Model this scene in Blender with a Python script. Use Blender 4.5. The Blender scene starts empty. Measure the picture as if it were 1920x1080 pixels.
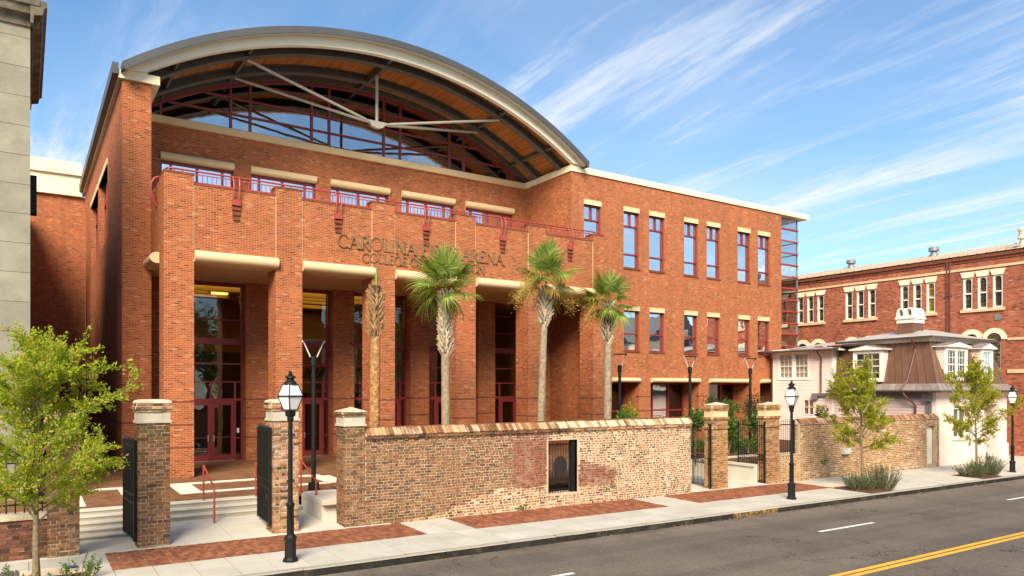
import bpy, bmesh, math, random
import numpy as np
from mathutils import Vector, Matrix
R = math.radians
SC = bpy.context.scene
# ------------------------------------------------------------------ camera
CAMZ = 3.4
YAW = 33.58
cam_d = bpy.data.cameras.new("camera")
cam = bpy.data.objects.new("camera", cam_d)
SC.collection.objects.link(cam)
cam.location = (0, 0, CAMZ)
cam.rotation_euler = (R(90), 0, R(-YAW))
cam_d.sensor_width = 36.0
cam_d.lens = 36.0 * 1378.0 / 1920.0
cam_d.shift_y = (728.0 - 540.0) / 1920.0
cam_d.clip_start = 0.1
cam_d.clip_end = 3000
SC.camera = cam
# ------------------------------------------------------------------ sky, sun, exposure
SUN_EL, SUN_AZ = 38.0, -38.0          # azimuth measured from -Y towards +X
SKY_S = 0.09
W = bpy.data.worlds.new("World"); SC.world = W; W.use_nodes = True
nt = W.node_tree; nt.nodes.clear()
def wn(t, **k):
    n = nt.nodes.new(t)
    for a, b in k.items(): setattr(n, a, b)
    return n
wl = nt.links.new
out = wn('ShaderNodeOutputWorld'); bg = wn('ShaderNodeBackground'); bg.inputs[1].default_value = SKY_S
sky = wn('ShaderNodeTexSky'); sky.sky_type = 'NISHITA'; sky.sun_disc = False
sky.sun_elevation = R(SUN_EL); sky.sun_rotation = R(180 - SUN_AZ)
sky.air_density = 1.0; sky.dust_density = 0.6; sky.ozone_density = 2.5
tc = wn('ShaderNodeTexCoord'); sep = wn('ShaderNodeSeparateXYZ'); wl(tc.outputs['Generated'], sep.inputs[0])
def wmath(op, a, b=None, c=None):
    n = wn('ShaderNodeMath', operation=op)
    for i, v in enumerate((a, b, c)):
        if v is None: continue
        if isinstance(v, (int, float)): n.inputs[i].default_value = v
        else: wl(v, n.inputs[i])
    return n.outputs[0]
zc = wmath('ADD', wmath('MAXIMUM', sep.outputs[2], 0.0), 0.10)
px = wmath('DIVIDE', sep.outputs[0], zc); py = wmath('DIVIDE', sep.outputs[1], zc)
def cloud(ax, ay, ox, oy, scale, detail, dist, lo, hi, rough=0.6):
    cx = wmath('MULTIPLY_ADD', px, ax, ox); cy = wmath('MULTIPLY_ADD', py, ay, oy)
    cb = wn('ShaderNodeCombineXYZ'); wl(cx, cb.inputs[0]); wl(cy, cb.inputs[1])
    n = wn('ShaderNodeTexNoise'); wl(cb.outputs[0], n.inputs['Vector'])
    n.inputs['Scale'].default_value = scale; n.inputs['Detail'].default_value = detail
    n.inputs['Roughness'].default_value = rough; n.inputs['Distortion'].default_value = dist
    mr = wn('ShaderNodeMapRange'); mr.interpolation_type = 'SMOOTHSTEP'
    wl(n.outputs['Fac'], mr.inputs[0]); mr.inputs[1].default_value = lo; mr.inputs[2].default_value = hi
    return mr.outputs[0]
OX, OY = -15.2, -9.6
streak = cloud(1.0, 0.16, OX, OY, 2.9, 10, 0.45, 0.46, 0.64, 0.66)
broad = cloud(0.50, 0.20, OX + 5.2, OY + 2.7, 1.5, 3, 0.3, 0.38, 0.60)
fine = cloud(2.4, 0.55, 1.2, 0.4, 3.0, 10, 0.7, 0.25, 0.75)
veil = cloud(0.55, 0.30, OX + 2.4, OY + 7.4, 1.2, 7, 0.5, 0.36, 0.80)
c1 = wmath('MULTIPLY', wmath('MULTIPLY', streak, wmath('MULTIPLY_ADD', broad, 0.9, 0.1)), wmath('MULTIPLY_ADD', fine, 0.5, 0.42))
c2 = wmath('MULTIPLY_ADD', veil, 0.30, c1)
hz = wn('ShaderNodeMapRange'); wl(sep.outputs[2], hz.inputs[0])
hz.inputs[1].default_value = 0.0; hz.inputs[2].default_value = 0.42; hz.inputs[3].default_value = 0.33; hz.inputs[4].default_value = 0.0
cf = wmath('MINIMUM', wmath('ADD', wmath('MULTIPLY', c2, 1.0), hz.outputs[0]), 0.86)
tint = wn('ShaderNodeMix', data_type='RGBA', blend_type='MULTIPLY'); tint.inputs['Factor'].default_value = 1.0
wl(sky.outputs[0], tint.inputs['A']); tint.inputs['B'].default_value = (0.73, 1.0, 1.11, 1)
mx = wn('ShaderNodeMix', data_type='RGBA'); wl(cf, mx.inputs['Factor'])
wl(tint.outputs['Result'], mx.inputs['A']); mx.inputs['B'].default_value = (5.4, 5.6, 5.9, 1)
wl(mx.outputs['Result'], bg.inputs[0]); wl(bg.outputs[0], out.inputs[0])
sun_d = bpy.data.lights.new("sun", 'SUN'); sun_d.energy = 3.7; sun_d.angle = R(30); sun_d.color = (1.0, 0.87, 0.68)
sun = bpy.data.objects.new("sun", sun_d); SC.collection.objects.link(sun)
_e, _a = R(SUN_EL), R(SUN_AZ)
_dir = Vector((math.sin(_a) * math.cos(_e), -math.cos(_a) * math.cos(_e), math.sin(_e)))
sun.rotation_euler = _dir.to_track_quat('Z', 'Y').to_euler(); sun.location = (5, -20, 40)
SC.view_settings.view_transform = 'Standard'; SC.view_settings.look = 'None'
SC.view_settings.exposure = 1.05; SC.view_settings.gamma = 1.0; SC.view_settings.use_curve_mapping = False
SC.cycles.max_bounces = 8; SC.cycles.transparent_max_bounces = 12
SC.cycles.caustics_reflective = False; SC.cycles.caustics_refractive = False
# ------------------------------------------------------------------ helpers
rnd = random.Random(7)
COL = SC.collection
ORG = {}
def org(o): return ORG.get(o.name, Vector((0, 0, 0))) if o is not None else Vector((0, 0, 0))
def tag(o, label=None, cat=None, group=None, kind=None):
    if label: o['label'] = label
    if cat: o['category'] = cat
    if group: o['group'] = group
    if kind: o['kind'] = kind
    return o
def thing(name, label, cat, loc=(0, 0, 0), group=None):
    o = bpy.data.objects.new(name, None); COL.objects.link(o); o.location = loc
    o.empty_display_size = 0.3
    ORG[o.name] = Vector(loc)
    return tag(o, label, cat, group)
def link(name, me, parent=None, kind=None, label=None):
    o = bpy.data.objects.new(name, me); COL.objects.link(o)
    if parent is not None: o.parent = parent
    ORG[o.name] = org(parent)
    return tag(o, label=label, kind=kind)
def copy_tree(o, parent=None, loc=None, rotz=None):
    c = o.copy(); COL.objects.link(c); c.parent = parent
    if loc is not None: c.location = loc
    if rotz is not None: c.rotation_euler = (0, 0, rotz)
    for ch in list(o.children): copy_tree(ch, c)
    return c
class MB:
    def __init__(s): s.v = []; s.f = []
    def add(s, vs, fs):
        b = len(s.v); s.v.extend(vs); s.f.extend([tuple(b + i for i in f) for f in fs]); return s
    def box(s, x0, x1, y0, y1, z0, z1):
        return s.add([(x0, y0, z0), (x1, y0, z0), (x1, y1, z0), (x0, y1, z0), (x0, y0, z1), (x1, y0, z1), (x1, y1, z1), (x0, y1, z1)],
                     [(0, 3, 2, 1), (4, 5, 6, 7), (0, 1, 5, 4), (1, 2, 6, 5), (2, 3, 7, 6), (3, 0, 4, 7)])
    def obox(s, c, size, M=None):
        a, b, d = size[0] / 2, size[1] / 2, size[2] / 2
        vs = [Vector(q) for q in ((-a, -b, -d), (a, -b, -d), (a, b, -d), (-a, b, -d), (-a, -b, d), (a, -b, d), (a, b, d), (-a, b, d))]
        if M is not None: vs = [M @ q for q in vs]
        c = Vector(c)
        return s.add([tuple(q + c) for q in vs], [(0, 3, 2, 1), (4, 5, 6, 7), (0, 1, 5, 4), (1, 2, 6, 5), (2, 3, 7, 6), (3, 0, 4, 7)])
    def prism(s, poly, axis, a0, a1):
        n = len(poly)
        def P(p, a):
            if axis == 'y': return (p[0], a, p[1])
            if axis == 'x': return (a, p[0], p[1])
            return (p[0], p[1], a)
        vs = [P(p, a0) for p in poly] + [P(p, a1) for p in poly]
        fs = [tuple(range(n)), tuple(range(2 * n - 1, n - 1, -1))] + [(i, i + n, (i + 1) % n + n, (i + 1) % n) for i in range(n)]
        return s.add(vs, fs)
    def tube(s, p0, p1, r0, r1=None, n=8): return s.path([p0, p1], [r0, r0 if r1 is None else r1], n)
    def path(s, pts, rad, n=8, caps=True):
        pts = [Vector(p) for p in pts]; vs = []; m = len(pts)
        if not hasattr(rad, '__len__'): rad = [rad] * m
        up = None
        for i, p in enumerate(pts):
            t = (pts[min(i + 1, m - 1)] - pts[max(i - 1, 0)])
            t = t.normalized() if t.length > 1e-9 else Vector((0, 0, 1))
            if up is None:
                up = t.cross(Vector((0.3, 0.9, 0.1)))
                if up.length < 0.1: up = t.cross(Vector((1, 0, 0)))
            u = (up - t * up.dot(t)).normalized(); up = u
            w = t.cross(u)
            for k in range(n):
                a = 2 * math.pi * k / n
                vs.append(tuple(p + (u * math.cos(a) + w * math.sin(a)) * rad[i]))
        fs = []
        for i in range(m - 1):
            for k in range(n):
                k2 = (k + 1) % n
                fs.append((i * n + k, i * n + k2, (i + 1) * n + k2, (i + 1) * n + k))
        if caps: fs += [tuple(range(n - 1, -1, -1)), tuple(range((m - 1) * n, m * n))]
        return s.add(vs, fs)
    def lathe(s, prof, c=(0, 0, 0), n=16, a0=0.0):
        vs = []; fs = []; m = len(prof)
        for r, z in prof:
            for k in range(n):
                a = a0 + 2 * math.pi * k / n
                vs.append((c[0] + max(r, 1e-4) * math.cos(a), c[1] + max(r, 1e-4) * math.sin(a), c[2] + z))
        for i in range(m - 1):
            for k in range(n):
                k2 = (k + 1) % n
                fs.append((i * n + k, i * n + k2, (i + 1) * n + k2, (i + 1) * n + k))
        fs += [tuple(range(n - 1, -1, -1)), tuple(range((m - 1) * n, m * n))]
        return s.add(vs, fs)
    def quad(s, a, b, c, d): return s.add([a, b, c, d], [(0, 1, 2, 3)])
    def poly(s, pts): return s.add(list(pts), [tuple(range(len(pts)))])
    def mesh(s, name, mat, o=(0, 0, 0), smooth=False):
        me = bpy.data.meshes.new(name)
        me.from_pydata([(v[0] - o[0], v[1] - o[1], v[2] - o[2]) for v in s.v], [], s.f)
        if mat is not None: me.materials.append(mat)
        me.update()
        bm = bmesh.new(); bm.from_mesh(me); bmesh.ops.recalc_face_normals(bm, faces=bm.faces); bm.to_mesh(me); bm.free()
        if smooth:
            me.polygons.foreach_set('use_smooth', [True] * len(me.polygons))
            me.set_sharp_from_angle(angle=R(40))
        return me
    def build(s, name, mat, parent=None, kind=None, label=None, smooth=False, loc=None):
        if parent is None and loc is not None:
            o = link(name, s.mesh(name, mat, loc, smooth), None, kind, label); o.location = loc; ORG[o.name] = Vector(loc); return o
        return link(name, s.mesh(name, mat, org(parent), smooth), parent, kind, label)
class PL:                                   # a wall plane: a = along, h = up, d = into the building
    def __init__(s, axis, pos, sgn=1): s.axis = axis; s.pos = pos; s.sgn = sgn
    def P(s, a, h, d=0.0): return (a, s.pos + s.sgn * d, h) if s.axis == 'y' else (s.pos + s.sgn * d, a, h)
    def box(s, mb, a0, a1, h0, h1, d0, d1):
        p, q = s.pos + s.sgn * d0, s.pos + s.sgn * d1; p, q = min(p, q), max(p, q)
        return mb.box(a0, a1, p, q, h0, h1) if s.axis == 'y' else mb.box(p, q, a0, a1, h0, h1)
    def quad(s, mb, a0, a1, h0, h1, d): return mb.quad(s.P(a0, h0, d), s.P(a1, h0, d), s.P(a1, h1, d), s.P(a0, h1, d))
def wall_grid(mb, pl, a0, a1, h0, h1, t, ops):
    A = sorted({a0, a1} | {min(max(v, a0), a1) for o in ops for v in o[:2]}); H = sorted({h0, h1} | {min(max(v, h0), h1) for o in ops for v in o[2:]})
    def solid(i, j):
        if i < 0 or j < 0 or i >= len(A) - 1 or j >= len(H) - 1: return False
        a, h = (A[i] + A[i + 1]) / 2, (H[j] + H[j + 1]) / 2
        return not any(o[0] < a < o[1] and o[2] < h < o[3] for o in ops)
    for i in range(len(A) - 1):
        for j in range(len(H) - 1):
            if not solid(i, j): continue
            a, b, c, d = A[i], A[i + 1], H[j], H[j + 1]
            pl.quad(mb, a, b, c, d, 0); pl.quad(mb, a, b, c, d, t)
            P = pl.P
            if not solid(i - 1, j): mb.quad(P(a, c, 0), P(a, c, t), P(a, d, t), P(a, d, 0))
            if not solid(i + 1, j): mb.quad(P(b, c, 0), P(b, c, t), P(b, d, t), P(b, d, 0))
            if not solid(i, j - 1): mb.quad(P(a, c, 0), P(b, c, 0), P(b, c, t), P(a, c, t))
            if not solid(i, j + 1): mb.quad(P(a, d, 0), P(b, d, 0), P(b, d, t), P(a, d, t))
# ------------------------------------------------------------------ materials
M = {}
class NT:
    def __init__(s, name):
        s.m = bpy.data.materials.new(name); s.m.use_nodes = True; s.t = s.m.node_tree; s.t.nodes.clear(); M[name] = s.m
        s.out = s.n('ShaderNodeOutputMaterial')
    def n(s, t, **k):
        x = s.t.nodes.new(t)
        for a, b in k.items(): setattr(x, a, b)
        return x
    def l(s, a, b): s.t.links.new(a, b)
    def val(s, sock, v):
        if isinstance(v, (int, float)): sock.default_value = v
        elif isinstance(v, tuple): sock.default_value = v if len(v) == 4 or sock.type == 'VECTOR' else (*v, 1)
        else: s.l(v, sock)
    def math(s, op, a, b=None, c=None):
        x = s.n('ShaderNodeMath', operation=op)
        for i, v in enumerate((a, b, c)):
            if v is not None: s.val(x.inputs[i], v)
        return x.outputs[0]
    def mix(s, f, a, b, mode='MIX'):
        x = s.n('ShaderNodeMix', data_type='RGBA', blend_type=mode)
        s.val(x.inputs['Factor'], f); s.val(x.inputs['A'], a); s.val(x.inputs['B'], b); return x.outputs['Result']
    def noise(s, scale, detail=4, rough=0.55, vec=None, dist=0.0):
        x = s.n('ShaderNodeTexNoise'); x.inputs['Scale'].default_value = scale; x.inputs['Detail'].default_value = detail
        x.inputs['Roughness'].default_value = rough; x.inputs['Distortion'].default_value = dist
        s.l(vec if vec is not None else s.pos(), x.inputs['Vector']); return x.outputs['Fac']
    def pos(s):
        if not hasattr(s, '_p'): s._g = s.n('ShaderNodeNewGeometry'); s._p = s._g.outputs['Position']
        return s._p
    def ramp(s, f, stops, interp='LINEAR'):
        x = s.n('ShaderNodeValToRGB'); x.color_ramp.interpolation = interp; e = x.color_ramp.elements
        while len(e) > 1: e.remove(e[0])
        e[0].position = stops[0][0]; e[0].color = (*stops[0][1], 1)
        for p, c in stops[1:]:
            q = e.new(p); q.color = (*c, 1)
        s.l(f, x.inputs[0]); return x.outputs[0]
    def rng(s, f, a, b, c=0.0, d=1.0):
        x = s.n('ShaderNodeMapRange'); s.val(x.inputs[0], f)
        for i, v in enumerate((a, b, c, d)): x.inputs[i + 1].default_value = v
        return x.outputs[0]
    def bump(s, h, dist=0.01, strength=1.0):
        x = s.n('ShaderNodeBump'); x.inputs['Distance'].default_value = dist; x.inputs['Strength'].default_value = strength
        s.l(h, x.inputs['Height']); return x.outputs[0]
    def rand(s):
        g = s.n('ShaderNodeNewGeometry'); o = s.n('ShaderNodeObjectInfo')
        return s.math('FRACT', s.math('ADD', g.outputs['Random Per Island'], o.outputs['Random']))
    def pbr(s, col, rough=0.7, metal=0.0, normal=None, spec=0.5, **k):
        b = s.n('ShaderNodeBsdfPrincipled'); s.val(b.inputs['Base Color'], col); s.val(b.inputs['Roughness'], rough); b.inputs['Metallic'].default_value = metal
        b.inputs['Specular IOR Level'].default_value = spec
        if normal is not None: s.l(normal, b.inputs['Normal'])
        for a, v in k.items(): s.val(b.inputs[a], v)
        return b
    def done(s, sh): s.l(sh.outputs[0] if hasattr(sh, 'outputs') else sh, s.out.inputs[0]); return s.m
def plain(name, col, rough=0.6, metal=0.0, var=0.25, scale=2.0, bump=0.0, bscale=40, spec=0.5, dirt=None, dscale=0.8, rand=0.0):
    m = NT(name)
    f = m.noise(scale, 6)
    lo = tuple(c * (1 - var) for c in col); hi = tuple(min(1, c * (1 + var * 0.8)) for c in col)
    c = m.ramp(f, [(0.3, lo), (0.7, hi)])
    if rand: c = m.mix(1.0, c, m.ramp(m.rand(), [(0, (1 - rand,) * 3), (1, (1 + rand,) * 3)]), 'MULTIPLY')
    if dirt: c = m.mix(m.rng(m.noise(dscale, 8, 0.7), 0.5, 0.75, 0, 0.75), c, dirt)
    nb = m.bump(m.noise(bscale, 6, 0.6), bump) if bump else None
    return m.done(m.pbr(c, rough, metal, nb, spec))
def brickmat(name, c1, c2, mortar, bw=0.215, bh=0.0715, ms=0.007, speck=(0.55, 0.33, 0.2), vary=0.25, offz=0.0):
    m = NT(name)
    g = m.n('ShaderNodeNewGeometry'); sp = m.n('ShaderNodeSeparateXYZ'); m.l(g.outputs['Position'], sp.inputs[0])
    sn = m.n('ShaderNodeSeparateXYZ'); m.l(g.outputs['True Normal'], sn.inputs[0])
    ax = m.math('ABSOLUTE', sn.outputs[0]); az = m.math('ABSOLUTE', sn.outputs[2])
    isx = m.math('GREATER_THAN', ax, 0.5); isz = m.math('GREATER_THAN', az, 0.7)
    u = m.math('ADD', m.math('MULTIPLY', sp.outputs[1], isx), m.math('MULTIPLY', sp.outputs[0], m.math('SUBTRACT', 1.0, isx)))
    v = m.math('ADD', m.math('MULTIPLY', sp.outputs[2], m.math('SUBTRACT', 1.0, isz)), m.math('MULTIPLY', sp.outputs[1], isz))
    cb = m.n('ShaderNodeCombineXYZ'); m.l(u, cb.inputs[0]); m.l(m.math('ADD', v, offz), cb.inputs[1])
    b = m.n('ShaderNodeTexBrick'); m.l(cb.outputs[0], b.inputs['Vector'])
    b.offset = 0.5; b.inputs['Scale'].default_value = 1.0; b.inputs['Brick Width'].default_value = bw; b.inputs['Row Height'].default_value = bh
    b.inputs['Mortar Size'].default_value = ms; b.inputs['Mortar Smooth'].default_value = 0.15; b.inputs['Bias'].default_value = 0.0
    b.inputs['Color1'].default_value = (0, 0, 0, 1); b.inputs['Color2'].default_value = (1, 1, 1, 1); b.inputs['Mortar'].default_value = (0.5, 0.5, 0.5, 1)
    r = b.outputs['Color']
    big = m.noise(0.35, 3)
    col = m.ramp(r, [(0.0, tuple(c * 0.5 for c in c1)), (0.06, tuple(c * 0.75 for c in c1)), (0.2, c1), (0.5, tuple((a + q) / 2 for a, q in zip(c1, c2))), (0.93, c2), (0.985, speck), (1.0, speck)])
    col = m.mix(1.0, col, m.ramp(m.noise(1.3, 5, 0.65), [(0.28, (1 - vary,) * 3), (0.72, (1 + vary * 0.7,) * 3)]), 'MULTIPLY')
    col = m.mix(1.0, col, m.ramp(big, [(0.3, (0.88, 0.86, 0.84)), (0.7, (1.1, 1.08, 1.06))]), 'MULTIPLY')
    cs = m.n('ShaderNodeCombineXYZ'); m.l(m.math('MULTIPLY', u, 1.6), cs.inputs[0]); m.l(m.math('MULTIPLY', v, 0.13), cs.inputs[1])
    col = m.mix(1.0, col, m.ramp(m.noise(1.0, 6, 0.65, cs.outputs[0]), [(0.32, (0.80, 0.79, 0.78)), (0.55, (1.0, 1.0, 1.0)), (0.75, (1.10, 1.09, 1.07))]), 'MULTIPLY')
    mcol = m.ramp(m.noise(9, 3), [(0.3, tuple(c * 0.75 for c in mortar)), (0.7, mortar)])
    col = m.mix(b.outputs['Fac'], col, mcol)
    h = m.math('SUBTRACT', m.math('MULTIPLY', m.noise(60, 4), 0.25), b.outputs['Fac'])
    return m.done(m.pbr(col, 0.88, 0, m.bump(h, 0.006, 0.8), 0.25))
brickmat('arena_brick', (0.312, 0.080, 0.029), (0.425, 0.116, 0.041), (0.56, 0.27, 0.13), 0.178, 0.0565, 0.0066, speck=(0.46, 0.22, 0.11), vary=0.18)
brickmat('church_brick', (0.33, 0.092, 0.05), (0.44, 0.138, 0.078), (0.40, 0.20, 0.12), 0.2, 0.066, 0.005, speck=(0.5, 0.22, 0.13), vary=0.2)
plain('band_brick', (0.19, 0.050, 0.021), 0.9, var=0.45, scale=9)
plain('precast', (0.72, 0.52, 0.29), 0.8, var=0.10, scale=1.4, bump=0.003, spec=0.2, dirt=(0.60, 0.42, 0.23), dscale=1.4)
plain('cream_paint', (0.88, 0.74, 0.50), 0.7, var=0.07, scale=0.8, spec=0.2, dirt=(0.74, 0.60, 0.39), dscale=1.1)
plain('soffit', (0.62, 0.45, 0.24), 0.8, var=0.08, scale=1.0)
plain('red_metal', (0.23, 0.028, 0.028), 0.45, var=0.12, scale=3)
plain('rail_red', (0.36, 0.052, 0.042), 0.45, var=0.15, scale=4)
plain('soffit_shade', (0.52, 0.49, 0.42), 0.5, var=0.08, scale=0.7)  # shadowed tone of the canopy soffit put into its colour
plain('roof_edge', (0.085, 0.085, 0.083), 0.45, 0.3, var=0.12, scale=1)
plain('fascia_cream', (0.80, 0.73, 0.58), 0.55, var=0.05, scale=0.7, spec=0.3)
plain('rib_steel', (0.095, 0.085, 0.075), 0.55, var=0.15, scale=1)
plain('strut_paint', (0.42, 0.375, 0.30), 0.5, var=0.1, scale=2)
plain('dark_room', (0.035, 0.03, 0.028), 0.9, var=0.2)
plain('iron', (0.009, 0.009, 0.009), 0.5, var=0.3, scale=9, bump=0.001, spec=0.3)
plain('white_paint', (0.82, 0.76, 0.66), 0.5, var=0.06, scale=2, spec=0.3)
plain('pink_paint', (0.86, 0.67, 0.585), 0.6, var=0.05, scale=1.5, spec=0.3, rand=0.03)
plain('pink_stucco', (0.83, 0.655, 0.57), 0.85, var=0.07, scale=1.3, bump=0.004, bscale=25, spec=0.2, dirt=(0.62, 0.46, 0.39), dscale=0.7)
plain('copper_roof', (0.175, 0.088, 0.054), 0.55, 0.15, var=0.12, scale=1.5, dirt=(0.20, 0.125, 0.09), dscale=1.0, rand=0.08)
plain('flare_roof', (0.30, 0.25, 0.215), 0.5, 0.2, var=0.2, scale=2, dirt=(0.18, 0.14, 0.12), dscale=2.5, rand=0.12)
plain('grey_roof', (0.50, 0.47, 0.43), 0.5, 0.2, var=0.12, scale=0.9, dirt=(0.38, 0.36, 0.33), dscale=0.8)
plain('dark_gutter', (0.07, 0.058, 0.05), 0.5, var=0.2, scale=2)
plain('downpipe', (0.13, 0.045, 0.035), 0.5, var=0.15)
plain('conduit', (0.26, 0.28, 0.29), 0.45, 0.5, var=0.1)
plain('sandstone', (0.68, 0.47, 0.27), 0.85, var=0.15, scale=3, bump=0.012, bscale=9)
plain('tin_roof', (0.55, 0.42, 0.30), 0.5, 0.15, var=0.12, scale=1.2, dirt=(0.36, 0.30, 0.25), dscale=0.6, rand=0.12)
plain('vent_grey', (0.24, 0.25, 0.26), 0.5, 0.4, var=0.12)
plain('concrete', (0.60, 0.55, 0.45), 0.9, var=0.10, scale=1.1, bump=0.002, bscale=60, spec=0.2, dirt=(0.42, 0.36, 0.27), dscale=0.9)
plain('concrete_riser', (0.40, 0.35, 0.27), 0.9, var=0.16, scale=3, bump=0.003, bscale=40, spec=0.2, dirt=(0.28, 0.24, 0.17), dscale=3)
plain('slab', (0.49, 0.455, 0.385), 0.88, var=0.09, scale=1.6, bump=0.0015, bscale=90, spec=0.25, dirt=(0.43, 0.37, 0.28), dscale=0.6, rand=0.07)
plain('bandstone', (0.70, 0.64, 0.52), 0.85, var=0.06, scale=2)
plain('lantern_glass', (0.86, 0.85, 0.80), 0.25, var=0.02, scale=3)
plain('dark_plate', (0.014, 0.010, 0.009), 0.8, var=0.2, scale=5)
plain('bark_grey', (0.23, 0.18, 0.12), 0.9, var=0.4, scale=14, bump=0.02, bscale=30)
plain('bark_thin', (0.22, 0.16, 0.085), 0.9, var=0.4, scale=20, bump=0.01, bscale=50)
plain('mulch', (0.10, 0.04, 0.02), 1.0, var=0.6, scale=30, bump=0.04, bscale=35)
plain('bronze', (0.27, 0.16, 0.065), 0.5, 0.2, var=0.3, scale=8)
plain('meter_grey', (0.55, 0.54, 0.50), 0.5, var=0.1)
plain('steel_bar', (0.55, 0.54, 0.5), 0.3, 0.7, var=0.05)
plain('blue_paint', (0.03, 0.13, 0.27), 0.7, var=0.25, scale=10)
plain('grate', (0.17, 0.16, 0.15), 0.6, 0.4, var=0.2, scale=6)
plain('interior_wall', (0.42, 0.24, 0.07), 0.8, var=0.2, scale=0.6)
plain('interior_ceiling', (0.34, 0.22, 0.08), 0.8, var=0.08)
plain('interior_floor', (0.10, 0.06, 0.035), 0.4, var=0.2)
plain('letter_dark', (0.012, 0.01, 0.01), 0.5, var=0.1)
plain('curtain', (0.72, 0.68, 0.58), 0.9, var=0.08, scale=3)
plain('road_white', (0.74, 0.72, 0.66), 0.8, var=0.10, scale=3, dirt=(0.40, 0.36, 0.31), dscale=4)
plain('road_yellow', (0.78, 0.40, 0.03), 0.8, var=0.10, scale=3, dirt=(0.45, 0.25, 0.05), dscale=4)
plain('siding_far', (0.55, 0.55, 0.50), 0.7, var=0.06)
plain('slate_far', (0.10, 0.10, 0.105), 0.7, var=0.2)
def mkglass(name, refl, col=(0.82, 0.87, 0.92), through=(0.25, 0.27, 0.27)):
    m = NT(name)
    gl = m.n('ShaderNodeBsdfGlossy'); gl.inputs['Roughness'].default_value = 0.012; gl.inputs['Color'].default_value = (*col, 1)
    wob = m.bump(m.noise(0.9, 2), 0.006, 1.0); m.l(wob, gl.inputs['Normal'])
    tr = m.n('ShaderNodeBsdfTransparent'); tr.inputs['Color'].default_value = (*through, 1)
    lw = m.n('ShaderNodeLayerWeight'); lw.inputs['Blend'].default_value = 0.35
    f = m.math('MINIMUM', m.math('MULTIPLY_ADD', lw.outputs['Fresnel'], 0.7, refl), 1.0)
    mx_ = m.n('ShaderNodeMixShader'); m.l(f, mx_.inputs[0]); m.l(tr.outputs[0], mx_.inputs[1]); m.l(gl.outputs[0], mx_.inputs[2])
    return m.done(mx_)
mkglass('glass_sky', 0.80, (0.93, 0.95, 0.97))
mkglass('glass_arch', 0.42, (0.85, 0.89, 0.94), (0.3, 0.32, 0.32))
mkglass('glass_clear', 0.10, (0.8, 0.85, 0.85), (0.62, 0.60, 0.55))
mkglass('glass_corner', 0.12, (0.85, 0.9, 0.92), (0.78, 0.82, 0.82))
mkglass('glass_house', 0.08, (0.85, 0.88, 0.9), (0.75, 0.75, 0.72))
m = NT('wood_ceiling')
sp = m.n('ShaderNodeSeparateXYZ'); m.l(m.pos(), sp.inputs[0])
cb = m.n('ShaderNodeCombineXYZ'); m.l(m.math('MULTIPLY', sp.outputs[0], 9.0), cb.inputs[0]); m.l(m.math('MULTIPLY', sp.outputs[1], 0.35), cb.inputs[1])
vo = m.n('ShaderNodeTexNoise'); m.l(cb.outputs[0], vo.inputs['Vector']); vo.inputs['Scale'].default_value = 1.0; vo.inputs['Detail'].default_value = 3
c = m.ramp(vo.outputs['Fac'], [(0.3, (0.25, 0.078, 0.019)), (0.5, (0.38, 0.135, 0.033)), (0.72, (0.47, 0.20, 0.06))])
fr = m.math('FRACT', m.math('MULTIPLY', sp.outputs[0], 7.0))
c = m.mix(m.math('LESS_THAN', fr, 0.07), c, (0.09, 0.03, 0.01))
kn = m.n('ShaderNodeTexVoronoi'); m.l(m.pos(), kn.inputs['Vector']); kn.inputs['Scale'].default_value = 2.2
c = m.mix(m.math('LESS_THAN', kn.outputs['Distance'], 0.10), c, (0.11, 0.035, 0.012))
m.done(m.pbr(c, 0.6, 0, None, 0.3))
def emis(name, col, s):
    m = NT(name); e = m.n('ShaderNodeEmission'); e.inputs[0].default_value = (*col, 1); e.inputs[1].default_value = s; return m.done(e)
emis('cove_light', (1.0, 0.62, 0.12), 2.2)
# asphalt
m = NT('asphalt')
c = m.ramp(m.noise(0.5, 4, 0.6), [(0.3, (0.112, 0.090, 0.072)), (0.7, (0.158, 0.130, 0.106))])
agg = m.n('ShaderNodeTexVoronoi'); m.l(m.pos(), agg.inputs['Vector']); agg.inputs['Scale'].default_value = 75
c = m.mix(1.0, c, m.ramp(agg.outputs['Color'], [(0.1, (0.62, 0.62, 0.62)), (0.6, (1.0, 1.0, 1.0)), (0.95, (1.75, 1.7, 1.6))]), 'MULTIPLY')
sp = m.n('ShaderNodeSeparateXYZ'); m.l(m.pos(), sp.inputs[0])
gut = m.math('MULTIPLY', m.rng(sp.outputs[1], 12.6, 13.5), m.rng(m.noise(1.6, 6, 0.7), 0.38, 0.62))
c = m.mix(m.math('MULTIPLY', gut, 0.6), c, (0.25, 0.20, 0.155))
cbx = m.n('ShaderNodeCombineXYZ'); m.l(m.math('MULTIPLY', sp.outputs[0], 0.05), cbx.inputs[0]); m.l(sp.outputs[1], cbx.inputs[1])
c = m.mix(1.0, c, m.ramp(m.noise(0.9, 3, 0.5, cbx.outputs[0]), [(0.32, (0.70, 0.70, 0.70)), (0.5, (0.97, 0.97, 0.97)), (0.68, (1.16, 1.15, 1.14))]), 'MULTIPLY')
cr = m.n('ShaderNodeTexVoronoi'); cr.feature = 'DISTANCE_TO_EDGE'; cr.inputs['Scale'].default_value = 0.42
wv = m.n('ShaderNodeVectorMath', operation='ADD'); nz = m.n('ShaderNodeTexNoise'); nz.inputs['Scale'].default_value = 1.8; nz.inputs['Detail'].default_value = 6; m.l(m.pos(), nz.inputs['Vector'])
sc_ = m.n('ShaderNodeVectorMath', operation='SCALE'); m.l(nz.outputs['Color'], sc_.inputs[0]); sc_.inputs['Scale'].default_value = 1.1
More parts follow.
